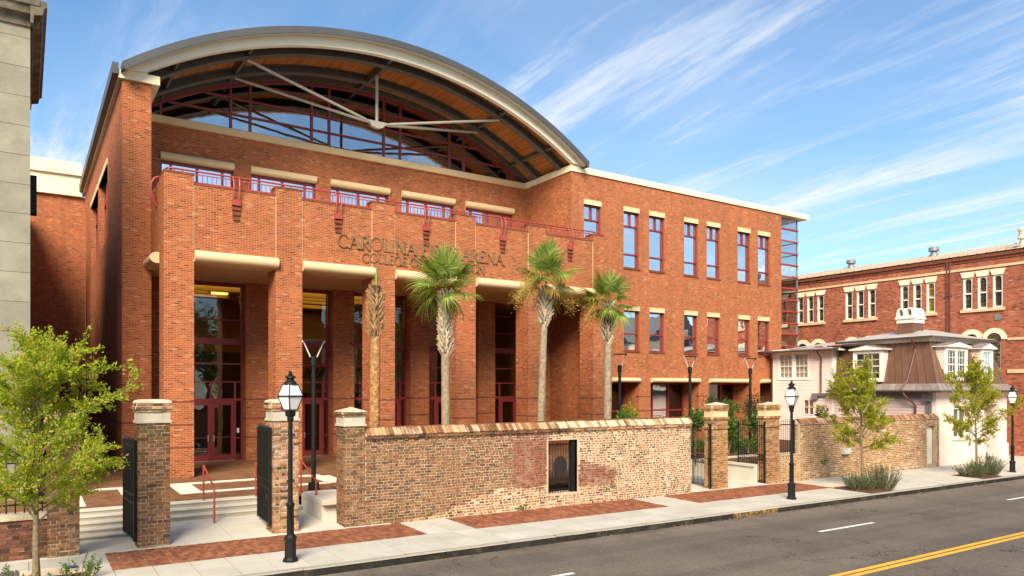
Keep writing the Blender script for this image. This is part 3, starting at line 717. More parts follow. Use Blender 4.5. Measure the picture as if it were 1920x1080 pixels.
while x < WX1 - .05:
    dk = 'fence_brick' if nz(x * 1.1, 3) > -.25 and x < 13 else ('old_brick' if x < 12.4 else 'old_brick_limed')
    w = (.19, .095)[k % 2]; sp.append(((x + w / 2, WY - .008, WZ - .018), (w - .012, .1, .055), dk, None))
    if k % 2: sp.append(((x + w / 2, WY + .012, WZ - .082), (w - .008, .1, .05), dk, None))
    x += w; k += 1
lay(wall, sp, 'corbel_brick', 'corbel_bricks', 298)
# ------------------------------------------------------------------ gate pillars
def pillar(x0, x1, y0, y1, z0, z1, mat, mort, cap, label, bh=.077, group=None):
    t = thing('gate_pillar', label, 'pillar', ((x0 + x1) / 2, (y0 + y1) / 2, z0), 'brick pillars along the pavement')
    zs = z1 - (.43 if cap != 'pyramid_tan' else .62)
    mb = MB(); mb.box(x0 + .006, x1 - .006, y0 + .006, y1 - .006, z0 - .2, zs); mb.build('mortar_core', M[mort], t)
    sp = []
    courses(sp, 'y', -1, y0 + .006, x0 - .010, x1 + .010, z0 - .06, zs, .21, bh, .016, mat)
    courses(sp, 'x', -1, x0 + .006, y0 + .1, y1, z0 - .06, zs, .2, bh, .014, mat)
    courses(sp, 'x', 1, x1 - .006, y0 + .1, y1, z0 - .06, zs, .2, bh, .014, mat)
    lay(t, sp, 'brick', 'bricks', 299, weight=lambda s: (0 if s[0][1] < y0 + .06 else 1 if s[0][0] < (x0 + x1) / 2 else 2, s[0][2]))
    if cap in ('round', 'pyramid'):
        b = MB(); b.box(x0 - .005, x1 + .005, y0 - .005, y1 + .005, zs, zs + .20); b.build('cap_block', M['cap_stucco'], t)
        b = MB(); b.box(x0 - .03, x1 + .03, y0 - .03, y1 + .03, zs - .02, zs + .03); b.build('cap_moulding', M['cap_stucco'], t)
        sp = []
        for (h, o) in ((zs + .235, .02), (zs + .30, .05), (zs + .365, .03)):
            if cap == 'pyramid' and h > zs + .34: continue
            courses(sp, 'y', -1, y0 - o, x0 - o, x1 + o, h - .03, h + .03, .2, .06, .012, 'old_brick_limed' if cap == 'round' else mat)
            courses(sp, 'x', -1, x0 - o, y0 - o + .1, y1 + o, h - .03, h + .03, .2, .06, .012, 'old_brick_limed' if cap == 'round' else mat)
            courses(sp, 'x', 1, x1 + o, y0 - o + .1, y1 + o, h - .03, h + .03, .2, .06, .012, 'old_brick_limed' if cap == 'round' else mat)
            b = MB(); b.box(x0 - o + .004, x1 + o - .004, y0 - o + .004, y1 + o - .004, h - .034, h + .034); b.build('cap_course', M['cap_stone'], t)
        lay(t, sp, 'cap_brick', 'cap_bricks')
        if cap == 'round':
            b = MB(); pts = []
            for (o, h) in ((.035, zs + .398), (.03, zs + .43), (.0, zs + .455), (-.08, zs + .475)):
                pts.append([(x0 - o, y0 - o, h), (x1 + o, y0 - o, h), (x1 + o, y1 + o, h), (x0 - o, y1 + o, h)])
            for k in range(3):
                for e in range(4): b.quad(pts[k][e], pts[k][(e + 1) % 4], pts[k + 1][(e + 1) % 4], pts[k + 1][e])
            b.poly(pts[3]); b.build('cap_top', M['cap_stone'], t)
        else:
            b = MB(); h = zs + .334; c = ((x0 + x1) / 2, (y0 + y1) / 2, h + .11); q = [(x0 - .05, y0 - .05, h), (x1 + .05, y0 - .05, h), (x1 + .05, y1 + .05, h), (x0 - .05, y1 + .05, h)]
            for e in range(4): b.poly([q[e], q[(e + 1) % 4], c])
            b.poly(q); b.build('cap_top', M['cap_stone'], t)
    else:
        sp = []
        def ring(h0, h1, o, bl, bhh):
            courses(sp, 'y', -1, y0 - o, x0 - o, x1 + o, h0, h1, bl, bhh, .012, mat)
            courses(sp, 'x', -1, x0 - o, y0 - o + .1, y1 + o, h0, h1, bl, bhh, .012, mat)
            b = MB(); b.box(x0 - o + .004, x1 + o - .004, y0 - o + .004, y1 + o - .004, h0, h1); b.build('cap_course', M[mort], t)
        ring(zs - .32, zs - .23, .035, .08, .09); ring(zs + .0, zs + .09, .035, .08, .09)
        b = MB(); b.box(x0, x1, y0, y1, zs + .09, zs + .30); b.build('cap_panel', M['cap_cream'], t)
        ring(zs + .30, zs + .37, .02, .2, .07); ring(zs + .37, zs + .44, .04, .2, .07); ring(zs + .44, zs + .50, .03, .2, .06)
        lay(t, sp, 'cap_brick', 'cap_bricks')
        b = MB(); h = zs + .5; c = ((x0 + x1) / 2, (y0 + y1) / 2, h + .10); q = [(x0 - .03, y0 - .03, h), (x1 + .03, y0 - .03, h), (x1 + .03, y1 + .03, h), (x0 - .03, y1 + .03, h)]
        for e in range(4): b.poly([q[e], q[(e + 1) % 4], c])
        b.poly(q); b.build('cap_top', M['cap_stone'], t)
    return t
pillar(.38, .92, 16.96, 17.5, .09, 2.86, 'pillar_brick', 'mortar', 'round', 'brown brick pillar half hidden by the street tree at the end of the low wall')
pillar(1.97, 2.58, 17.0, 17.55, .08, 3.12, 'pillar_brick', 'mortar', 'round', 'tall brown brick pillar with weathered cap between the two entrance openings')
pillar(4.74, 5.33, 17.02, 17.58, .06, 3.1, 'pale_brick', 'mortar_limed', 'round', 'pale limewashed brick pillar directly behind the nearest street lamp')
pillar(6.42, 6.94, 16.95, 17.5, .05, 2.93, 'pillar_brick', 'mortar', 'pyramid', 'brick pillar with pyramid cap at the near end of the long wall')
pillar(19.48, 20.22, 17.0, 17.40, -.04, 2.95, 'tan_brick', 'mortar_limed', 'pyramid_tan', 'tan brick pillar with cream band standing alone between the two far gates', bh=.075)
pillar(22.36, 23.1, 17.05, 17.42, -.06, 2.93, 'tan_brick', 'mortar_limed', 'pyramid_tan', 'tan brick pillar with cream band joined to the far boundary wall', bh=.075)
# ------------------------------------------------------------------ low fence wall, left
lw = thing('low_wall', 'low dark brick wall with stone coping under the railing behind the left tree', 'wall', (-1, 17.1, .1))
mb = MB(); mb.box(-4, .38, WY + .09, WY + .4, -.2, .86); mb.build('mortar_core', M['mortar_dark'], lw)
sp = []; courses(sp, 'y', -1, WY + .09, -1.4, .375, .03, .86, .22, .077, .011, 'fence_brick', phase=1); lay(lw, sp, 'brick', 'bricks')
mb = MB(); mb.box(-4, .372, WY + .03, WY + .44, .86, .97); mb.build('coping', M['cap_stone'], lw)
fn = thing('iron_railing', 'black iron railing on the low wall behind the left street tree', 'railing', (-1, 17.2, .97), 'railings on low brick walls')
for k in range(27):
    b = MB(); xx = .3 - k * .147; b.tube((xx, 17.2, .965), (xx, 17.2, 2.1), .014, n=6); b.lathe([(.014, 2.1), (.02, 2.12), (.001, 2.2)], (xx, 17.2, 0), 6); b.build('bar', M['iron'], fn)
for zz in (1.12, 1.93): b = MB(); b.box(-4, .378, 17.185, 17.215, zz, zz + .03); b.build('rail', M['iron'], fn)
# ------------------------------------------------------------------ right low wall, railing, far wall
w2 = thing('boundary_wall', 'far tan brick boundary wall with sloping brick coping leading to the pink house', 'wall', (29, 17.2, -.1))
mb = MB(); wall_grid(mb, PL('y', WY + .12), 23.1, 24.35, -.4, .93, .34, []); wall_grid(mb, PL('y', WY + .12), 24.35, 34.62, -.4, 2.03, .34, [(33.55, 34.3, .0, 1.72)]); mb.build('mortar_core', M['mortar'], w2)
sp = []
courses(sp, 'y', -1, WY + .12, 23.1, 24.35, -.12, .93, .2, .075, .018, 'tan_brick', shrink=(.86, .74))
courses(sp, 'y', -1, WY + .12, 24.35, 34.6, -.2, 2.03, .2, .075, .018, 'tan_brick', shrink=(.93, .82), phase=1, skip=lambda c, h: 33.5 < c < 34.36 and h < 1.74)
courses(sp, 'x', -1, 24.35, WY + .2, WY + .46, .93, 2.03, .2, .075, .016, 'tan_brick', shrink=(.86, .74))
lay(w2, sp, 'brick', 'bricks', 299)
sp = []; x = 24.33
while x < 34.55:
    w = rnd.uniform(.07, .085)
    T = Matrix.Rotation(R(-46), 3, 'X') @ Matrix.Rotation(rnd.uniform(-.04, .04), 3, 'Z')
    sp.append(((x + w / 2, WY + .17, 2.14), (w - .015, .05, .24), 'coping_brick' if rnd.random() < .75 else 'old_brick_red', T)); x += w
lay(w2, sp, 'coping_brick', 'coping_bricks')
mb = MB(); mb.prism([(WY + .08, 2.03), (WY + .08, 2.05), (WY + .24, 2.205), (WY + .36, 2.205), (WY + .5, 2.03)], 'x', 24.34, 34.6); mb.build('coping_bed', M['mortar_limed'], w2)
mb = MB(); mb.box(24.36, 34.6, WY + .25, WY + .34, 2.18, 2.245); mb.build('ridge', M['old_brick_red'], w2)
mb = MB(); mb.box(33.6, 34.25, WY + .26, WY + .3, -.15, 1.5); pts = [(33.925 + .325 * math.cos(t), 1.5 + .2 * math.sin(t)) for t in [math.pi * k / 10 for k in range(11)]]; mb.prism(pts, 'y', WY + .26, WY + .3); mb.build('door', M['white_paint'], w2)
sp = []; courses(sp, 'y', -1, WY + .09, 29.5, 33.5, -.2, .22, .2, .075, .018, 'tan_brick', shrink=(.86, .72)); lay(w2, sp, 'plinth_brick', 'plinth_bricks', 120)
mb = MB(); mb.box(29.5, 33.5, WY + .092, WY + .118, -.3, .215); mb.build('plinth', M['mortar_limed'], w2)
fn2 = thing('iron_railing', 'short black iron railing between the tan pillar and the far wall', 'railing', (23.7, 17.3, .93), 'railings on low brick walls')
for k in range(10):
    b = MB(); xx = 23.18 + k * .122; b.tube((xx, 17.3, .93), (xx, 17.3, 2.15), .011, n=6); b.lathe([(.011, 2.15), (.016, 2.17), (.001, 2.24)], (xx, 17.3, 0), 6); b.build('bar', M['iron'], fn2)
for zz in (1.0, 2.02): b = MB(); b.box(23.11, 24.33, 17.287, 17.313, zz, zz + .03); b.build('rail', M['iron'], fn2)
b = MB(); b.box(24.26, 24.33, 17.27, 17.34, .93, 2.2); b.build('post', M['iron'], fn2)
mtr = MB(); mtr.box(27.0, 27.42, WY - .03, WY + .11, .79, 1.03); mtr.box(27.05, 27.37, WY - .05, WY - .03, .83, .99)
tag(mtr.build('meter_box', M['meter_grey'], None, loc=(27.2, WY, .9)), 'small white utility box on the far brick wall left of the tree', 'utility box')
# ------------------------------------------------------------------ iron gates, open inwards (hinge at x, running along +y)
def gate(name, label, hx, hy, z0, z1, L, ang, nb, post=.05, solid=False):
    t = thing('iron_gate', label, 'gate', (hx, hy, z0), 'open iron gate leaves')
    D = Vector((math.sin(ang), math.cos(ang), 0)); Nn = Vector((math.cos(ang), -math.sin(ang), 0))
    Mx = Matrix((Nn, D, Vector((0, 0, 1)))).transposed()
    def seg(mb, s0, s1, a, b, th): mb.obox(Vector((hx, hy, 0)) + D * ((s0 + s1) / 2) + Vector((0, 0, (a + b) / 2)), (th, s1 - s0, b - a), Mx)
    fr = MB(); seg(fr, 0, post, z0, z1, post); seg(fr, L - .035, L, z0, z1 - .05, .035); fr.build('stile', M['iron'], t)
    H = z1 - z0
    for zz, nm in ((z0 + .02, 'rail'), (z0 + .36 * H, 'rail'), (z0 + .44 * H, 'rail'), (z1 - .16, 'rail')):
        b = MB(); seg(b, post, L - .035, zz, zz + .03, .022); b.build(nm, M['iron'], t)
    for k in range(nb):
        s = post + (L - post - .035) * (k + 1) / (nb + 1); p = Vector((hx, hy, 0)) + D * s
        b = MB(); b.tube(p + Vector((0, 0, z0 + .02)), p + Vector((0, 0, z1 - .04)), .010, n=5); b.lathe([(.010, z1 - .04), (.015, z1 - .02), (.001, z1 + .05)], (p.x, p.y, 0), 5)
        b.build('bar', M['iron'], t)
    zc_ = z0 + .405 * H
    sc = MB()
    for k in range(int(L / .13) - 1):
        s = post + .08 + k * .13; p = Vector((hx, hy, zc_)) + D * s
        sc.path([p + D * (.05 * math.cos(a)) + Vector((0, 0, .05 * math.sin(a))) for a in [2 * math.pi * q / 10 for q in range(11)]], .007, 5)
    sc.build('scroll', M['iron'], t)
    return t
gate('g', 'closed looking black iron gate leaf on the tall brown pillar over the left steps', 1.93, 17.1, .2, 2.32, 1.35, R(-3.5), 15, .06)
gate('g', 'black iron gate leaf hung on the pale pillar behind the nearest lamp', 4.70, 17.1, .24, 2.5, 1.5, R(4), 15, .06)
gate('g', 'black iron gate leaf seen against the end of the long wall', 19.41, 17.04, .02, 2.2, 1.25, R(19), 11)
gate('g', 'black iron gate leaf swung wide open on the tan pillar before the hedge', 22.30, 17.06, .0, 2.2, 1.25, R(2), 11)
# ------------------------------------------------------------------ the arena
AR = thing('arena_building', 'big red brick arena with arched roof canopy, tall column portico and cream beams', 'building', (12, 27, .5))
YC, YF, YA, YG = 24.57, 27.1, 30.88, 28.9
BR = M['arena_brick']
CX_ = [(3.55, 4.41), (6.93, 7.81), (10.32, 11.20), (13.72, 14.60), (17.09, 17.98), (20.50, 21.12)]
def part(mb, name, mat, parent=None, kind=None, **k): return mb.build(name, M[mat] if isinstance(mat, str) else mat, parent or AR, kind, **k)
BANDZ = (1.56, 2.27, 2.98)
# portico columns
for i, (a, b) in enumerate(CX_):
    mb = MB(); mb.box(a, b, YC - .03, YC + .88, .3, 10.02); col = part(mb, 'column', BR)
    cp = MB(); cp.box(a - .012, b + .012, YC - .045, YC + .5, 10.02, 10.09); part(cp, 'column_cap', 'band_brick', col)
    for z in BANDZ: bd = MB(); bd.box(a - .004, b + .004, YC - .034, YC + .884, z - .03, z + .03); part(bd, 'brick_band', 'band_brick', col)
# wall above the openings, beams, joints
for i in range(5):
    a, b = CX_[i][1], CX_[i + 1][0]
    mb = MB(); mb.box(a, b, YC, YC + .5, 7.5, 9.74); part(mb, 'spandrel_wall', BR)
    mb = MB(); mb.box(a, b, YC - .012, YC + .51, 9.74, 9.81); part(mb, 'parapet_course', 'band_brick')
    prof = [(YC + .75, 7.70), (YC - .06, 7.70)] + [(YC - .06 - .17 * math.sin(t), 7.525 + .175 * math.cos(t)) for t in [math.pi * k / 12 for k in range(1, 12)]] + [(YC - .06, 7.35), (YC + .75, 7.35)]
    mb = MB(); mb.prism(prof, 'x', a + .01, b + (.06 if i < 4 else .0)); part(mb, 'beam', 'precast', smooth=True)
for x in (4.41, 6.93, 7.81, 10.32, 11.2, 13.72, 14.6, 17.09, 17.98, 20.5):
    mb = MB(); mb.box(x - .006, x + .006, YC - .032, YC, 7.72, 9.72); part(mb, 'movement_joint', 'sandstone')
mb = MB(); mb.box(3.55, 4.0, YC + .88, YF, 7.5, 9.95); part(mb, 'spandrel_wall', BR)
prof = [(4.1, 7.70), (3.50, 7.70)] + [(3.50 - .22 * math.sin(t), 7.525 + .175 * math.cos(t)) for t in [math.pi * k / 12 for k in range(1, 12)]] + [(3.50, 7.35), (4.1, 7.35)]
mb = MB(); mb.prism([(p[0], p[1]) for p in prof], 'y', YC + .9, YF - .02); part(mb, 'beam', 'precast', smooth=True)
mb = MB(); mb.box(3.6, 21.3, YC + .76, YG + .1, 7.36, 7.46); part(mb, 'portico_ceiling', 'soffit')
mb = MB(); mb.box(3.6, 21.1, YC + .2, YA, 9.0, 9.2); part(mb, 'terrace_floor', 'concrete')
# inner piers
for i, (a, b) in enumerate(CX_):
    mb = MB(); mb.box(a, b, YG - .42, YG + .45, .4, 7.35); p_ = part(mb, 'inner_pier', BR)
    for z in BANDZ: bd = MB(); bd.box(a - .004, b + .004, YG - .424, YG + .3, z - .03, z + .03); part(bd, 'brick_band', 'band_brick', p_)
mb = MB(); mb.box(21.12, 21.4, YC + .88, YG + .6, .4, 9.0); part(mb, 'portico_end_wall', BR)
# glazing of the five bays
gp = PL('y', YG)
ZT = [5.96, 6.76]; ZL = [3.64, 4.32]
for i in range(5):
    a, b = CX_[i][1], CX_[i + 1][0]
    fr = MB()
    gp.box(fr, a, b, 7.22, 7.36, 0, .16); gp.box(fr, a, a + .07, .6, 7.22, 0, .12); gp.box(fr, b - .07, b, .6, 7.22, 0, .12)
    fr = part(fr, 'glazing', 'red_metal')
    g = lambda a0, a1, h0, h1, d0=.0, d1=.1, nm='mullion': part((lambda m_: (gp.box(m_, a0, a1, h0, h1, d0, d1), m_)[1])(MB()), nm, 'red_metal', fr)
    g(a + .07, b - .07, 5.04, 5.27, -.02, .14, 'transom')
    for z in ZT: g(a + .07, b - .07, z - .02, z + .02, .02, .09, 'transom')
    for z in ZL: g(a + .07, b - .07, z - .025, z + .025, .02, .09, 'transom')
    g(a + .07, b - .07, 2.92, 3.02, .0, .1, 'transom')
    d0, d1, d2 = a + .55, a + 1.37, a + 2.19
    for x in (d0 - .07, d1 - .025, d2): g(x, x + (.07 if x != d1 - .025 else .05), 3.02, ZL[0] - .025, 0, .1)
    g(d0 - .07, d0, .6, 2.92); g(d2, d2 + .07, .6, 2.92)
    zs = [3.02] + ZL + [5.04]; zs2 = [5.27] + ZT + [7.22]
    for q in range(3):
        m_ = MB(); gp.quad(m_, a + .07, b - .07, zs[q], zs[q + 1], .055); part(m_, 'pane', 'glass_clear', fr)
        m_ = MB(); gp.quad(m_, a + .07, b - .07, zs2[q], zs2[q + 1], .055); part(m_, 'pane', 'glass_clear', fr)
    for (s0, s1) in ((a + .07, d0 - .07), (d2 + .07, b - .07)):
        if s1 - s0 > .05:
            m_ = MB(); gp.quad(m_, s0, s1, .66, 2.92, .055); part(m_, 'pane', 'glass_clear', fr)
            g(s0, s1, 1.5, 1.54, .02, .09, 'transom'); g(s0, s1, .6, .72, .02, .09, 'transom')
    for (s0, s1, hs) in ((d0, d1, d1 - .13), (d1, d2, d1 + .07)):
        dr = MB(); zb = PZ(0, YG) + .01
        for q in ((s0 + .004, s0 + .115, zb, 2.915), (s1 - .115, s1 - .004, zb, 2.915), (s0 + .115, s1 - .115, 2.77, 2.915), (s0 + .115, s1 - .115, zb, zb + .22)): gp.box(dr, *q, -.02, .05)
        dr = part(dr, 'door', 'red_metal')
        m_ = MB(); gp.quad(m_, s0 + .115, s1 - .115, zb + .22, 2.77, .02); part(m_, 'pane', 'glass_clear', dr)
        m_ = MB(); gp.box(m_, s0 + .1, s1 - .1, 1.55, 1.585, .06, .09); part(m_, 'push_bar', 'steel_bar', dr)
        m_ = MB(); gp.box(m_, hs, hs + .045, 1.43, 1.66, -.06, -.02); gp.box(m_, hs + .012, hs + .035, 1.45, 1.64, -.1, -.06); part(m_, 'handle', 'steel_bar', dr)
        m_ = MB(); gp.box(m_, s0, s1, zb - .02, zb + .008, -.06, .1); part(m_, 'threshold', 'steel_bar', dr)
m_ = MB(); gp.box(m_, 6.70, 6.78, 1.72, 1.9, -.03, .0); part(m_, 'keypad', 'white_paint')
# lobby behind the glass
mb = MB(); mb.box(3.6, 21.3, YG + .3, 36.0, .45, .70); part(mb, 'lobby_floor', 'interior_floor')
mb = MB(); mb.box(3.6, 21.3, 35.6, 36.0, .7, 9.0); part(mb, 'lobby_wall', 'interior_wall')
mb = MB(); mb.box(3.6, 21.3, YG + .16, 35.6, 7.5, 7.7); part(mb, 'lobby_ceiling', 'interior_ceiling')
mb = MB(); mb.box(3.3, 3.6, YG, 36, .4, 9.0); mb.box(21.3, 21.6, YG, 36, .4, 9.0); part(mb, 'lobby_side_walls', 'interior_wall')
for (x0, x1, x2) in ((4.6, 10.4, 12.0), (10.9, 14.0, 14.3)):
    mb = MB(); mb.box(x0 + .1, x1, 32.0, 32.25, .7, 4.9); part(mb, 'lobby_partition', 'dark_room')
for k, yy in enumerate((30.0, 31.2, 32.6, 34.2)):
    for (x0, x1) in ((4.6, 7.2), (7.9, 12.6)) if k % 2 == 0 else ((4.2, 6.2), (8.2, 13.4)):
        mb = MB(); mb.box(x0, x1, yy, yy + .28, 7.38, 7.44); part(mb, 'cove_light', 'cove_light')
        mb = MB(); mb.box(x0 - .1, x1 + .1, yy + .283, yy + .44, 7.2, 7.498); part(mb, 'cove_beam', 'interior_ceiling')
def text_mesh(name, body, size, mat, loc, parent, ext=.01, shear=0.0, bold=0.0):
    cu = bpy.data.curves.new(name, 'FONT'); cu.body = body; cu.size = size; cu.extrude = ext; cu.shear = shear; cu.offset = bold
    ob = bpy.data.objects.new(name + '_tmp', cu); COL.objects.link(ob)
    dg = bpy.context.evaluated_depsgraph_get(); me = bpy.data.meshes.new_from_object(ob.evaluated_get(dg))
    bpy.data.objects.remove(ob)
    Mx = Matrix.Rotation(R(90), 4, 'X'); me.transform(Mx); me.transform(Matrix.Translation(Vector(loc) - org(parent)))
    me.materials.clear(); me.materials.append(mat); me.name = name
    return link(name, me, parent)
mb = MB(); mb.box(7.95, 15.5, 31.2, 31.4, 3.2, 6.6); part(mb, 'lobby_sign_wall', 'interior_wall')
text_mesh('lobby_lettering', 'CAROLINA FIRST', .56, M['letter_dark'], (8.15, 31.19, 3.88), AR, .01, .25, .012)
text_mesh('lobby_lettering', 'ARENA   TICKETS', .30, M['letter_dark'], (10.3, 31.19, 3.36), AR, .01, 0, .006)
# ---- tower pier, left side wall
sx = PL('x', 2.67)
slits = []
for (u0, u1) in ((31.35, 31.75), (32.3, 32.7), (34.4, 34.8), (35.6, 36.0), (38.5, 38.9), (39.7, 40.1)): slits += [(u0, u1, 5.2, 6.75), (u0, u1, 4.75, 4.98)]
wins = [(32.1, 35.9, 9.15, 12.0), (36.4, 40.4, 9.15, 12.0)]
mb = MB(); wall_grid(mb, sx, YF, 44.4, -.4, 13.53, .87, slits + wins); part(mb, 'side_wall', BR)
for z in BANDZ:
    mb = MB(); sx.box(mb, YF - .004, 44.38, z - .03, z + .03, -.004, .1); part(mb, 'brick_band', 'band_brick')
    mb = MB(); mb.box(2.772, 3.544, YF - .0045, YF + .2, z - .03, z + .03); part(mb, 'brick_band', 'band_brick')
for w in slits:
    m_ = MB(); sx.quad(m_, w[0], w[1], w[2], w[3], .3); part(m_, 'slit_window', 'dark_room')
for w in wins:
    m_ = MB(); sx.box(m_, w[0], w[1], w[3], w[3] + .25, -.03, .2); part(m_, 'lintel', 'precast')
    f_ = MB(); sx.box(f_, w[0], w[1], w[2], w[2] + .07, .2, .3); sx.box(f_, w[0], w[1], w[3] - .07, w[3], .2, .3); sx.box(f_, w[0], w[0] + .07, w[2] + .07, w[3] - .07, .2, .3); sx.box(f_, w[1] - .07, w[1], w[2] + .07, w[3] - .07, .2, .3)
    f_ = part(f_, 'window', 'red_metal')
    for q in (.33, .66):
        a_ = w[0] + (w[1] - w[0]) * q; m_ = MB(); sx.box(m_, a_ - .04, a_ + .04, w[2] + .07, w[3] - .07, .16, .3); part(m_, 'mullion', 'red_metal', f_)
    m_ = MB(); sx.box(m_, w[0] + .07, w[1] - .07, 11.1, 11.18, .18, .29); part(m_, 'transom', 'red_metal', f_)
    m_ = MB(); sx.quad(m_, w[0] + .07, w[1] - .07, w[2] + .07, w[3] - .07, .26); part(m_, 'pane', 'glass_sky', f_)
mb = MB(); mb.box(2.56, 3.79, YF - .1, YF + .5, 13.53, 13.82); mb.box(2.56, 3.79, YF + .5, 44.6, 13.53, 13.82); part(mb, 'cornice', 'cream_paint')
mb = MB(); mb.box(2.72, 3.42, YF - .07, YF + .5, 13.82, 14.03); part(mb, 'arch_bearing', 'cream_paint')
mb = MB(); mb.box(2.38, 2.556, YF - .15, 44.5, 13.62, 13.98); part(mb, 'gutter', 'roof_edge')
# ---- rear wing
mb = MB(); mb.box(-14, 2.668, 44.395, 46, -.4, 13.35); part(mb, 'rear_wall', BR)
mb = MB(); mb.box(-14, 2.5, 44.2, 46, 13.35, 14.4); part(mb, 'rear_parapet', 'cream_paint')
mb = MB(); mb.box(-14, 2.5, 44.05, 46, 14.4, 15.05); part(mb, 'rear_cornice', 'cream_paint')
# ---- set back wall with five windows
ap = PL('y', YA)
aw = [(4.36, 7.03), (7.71, 10.41), (11.07, 13.79), (14.43, 17.16), (17.81, 20.56)]
mb = MB(); wall_grid(mb, ap, 3.54, 21.31, 9.2, 13.54, .4, [(a, b, 10.0, 12.2) for a, b in aw]); part(mb, 'upper_wall', BR)
for a, b in aw:
    prof = [(YA + .1, 12.47), (YA - .02, 12.47)] + [(YA - .02 - .13 * math.sin(t), 12.325 + .145 * math.cos(t)) for t in [math.pi * k / 10 for k in range(1, 10)]] + [(YA - .02, 12.18), (YA + .1, 12.18)]
    m_ = MB(); m_.prism(prof, 'x', a - .02, b + .02); part(m_, 'lintel', 'precast', smooth=True)
    f_ = MB(); ap.box(f_, a, b, 12.08, 12.18, .14, .26); ap.box(f_, a, b, 10.0, 10.07, .14, .26); ap.box(f_, a, a + .06, 10.07, 12.08, .14, .26); ap.box(f_, b - .06, b, 10.07, 12.08, .14, .26)
    f_ = part(f_, 'window', 'red_metal')
    xs = [a + .06, a + .38, a + 1.33, a + 2.28, b - .06]
    for x in xs[1:4]: m_ = MB(); ap.box(m_, x - .035, x + .035, 10.07, 12.08, .12, .25); part(m_, 'mullion', 'red_metal', f_)
    for q in range(4): m_ = MB(); ap.quad(m_, xs[q], xs[q + 1], 10.07, 12.08, .21); part(m_, 'pane', 'glass_sky', f_)
mb = MB(); mb.box(3.5, 21.24, YA - .14, YA + .4, 13.54, 13.81); part(mb, 'ledge', 'precast')
for x in (8.0, 12.4, 16.8): m_ = MB(); m_.box(x - .004, x + .004, YA - .143, YA - .1, 13.542, 13.808); part(m_, 'ledge_joint', 'soffit')
# ---- wing
wp = PL('y', YF)
uw = [(22.08, 23.13, 9.35), (24.59, 25.62, 9.35), (26.31, 27.38, 9.35), (28.82, 29.86, 9.35), (30.55, 31.59, 9.35), (33.05, 34.1, 9.35), (34.8, 35.84, 9.35)]
lwn = [(24.61, 25.64), (26.34, 27.37), (28.83, 29.82), (30.58, 31.56), (33.09, 34.06), (34.78, 35.79)]
aws = [(23.75, 25.62), (26.41, 29.94), (30.71, 34.04), (34.97, 36.4)]
ops = [(a, b, z, 12.13) for a, b, z in uw] + [(a, b, 5.26, 7.25) for a, b in lwn] + [(a, b, .3, 3.69) for a, b in aws]
mb = MB(); wall_grid(mb, wp, 21.31, 36.9, -.5, 13.56, .45, ops); part(mb, 'wing_wall', BR)
for z in BANDZ:
    xs = [21.31] + [v for a in aws for v in a] + [36.9]
    for q in range(0, len(xs), 2): mb = MB(); mb.box(xs[q], xs[q + 1], YF - .004, YF + .2, z - .03, z + .03); part(mb, 'brick_band', 'band_brick')
for x in (23.13, 25.9, 28.1, 30.2, 32.3, 34.45): m_ = MB(); m_.box(x - .008, x + .008, YF - .003, YF + .01, 7.6, 13.5); part(m_, 'movement_joint', 'church_brick')
def wing_window(a, b, z0, z1, zl, trans, split):
    m_ = MB(); wp.box(m_, a - .01, b + .01, z1, zl, -.035, .3); part(m_, 'lintel', 'precast')
    m_ = MB(); wp.box(m_, a - .03, b + .03, z0 - .075, z0, -.04, .2); part(m_, 'sill', 'band_brick')
    f_ = MB(); wp.box(f_, a, b, z0, z0 + .06, .10, .22); wp.box(f_, a, b, z1 - .06, z1, .10, .22); wp.box(f_, a, a + .055, z0 + .06, z1 - .06, .10, .22); wp.box(f_, b - .055, b, z0 + .06, z1 - .06, .10, .22)
    f_ = part(f_, 'window', 'red_metal')
    zz = [z0 + .06] + trans + [z1 - .06]
    for t_ in trans: m_ = MB(); wp.box(m_, a + .055, b - .055, t_ - .035, t_ + .035, .09, .21); part(m_, 'transom', 'red_metal', f_)
    for q in range(len(zz) - 1):
        if q == len(zz) - 2 and split:
            c = (a + b) / 2; m_ = MB(); wp.box(m_, c - .035, c + .035, zz[q], zz[q + 1], .09, .21); part(m_, 'mullion', 'red_metal', f_)
            for s0, s1 in ((a + .055, c), (c, b - .055)): m_ = MB(); wp.quad(m_, s0, s1, zz[q], zz[q + 1], .17); part(m_, 'pane', 'glass_sky', f_)
        else: m_ = MB(); wp.quad(m_, a + .055, b - .055, zz[q], zz[q + 1], .17); part(m_, 'pane', 'glass_sky', f_)
for a, b, z in uw: wing_window(a, b, z, 12.13, 12.37, [10.04, 11.43], True)
for a, b in lwn: wing_window(a, b, 5.26, 7.25, 7.48, [6.1], False)
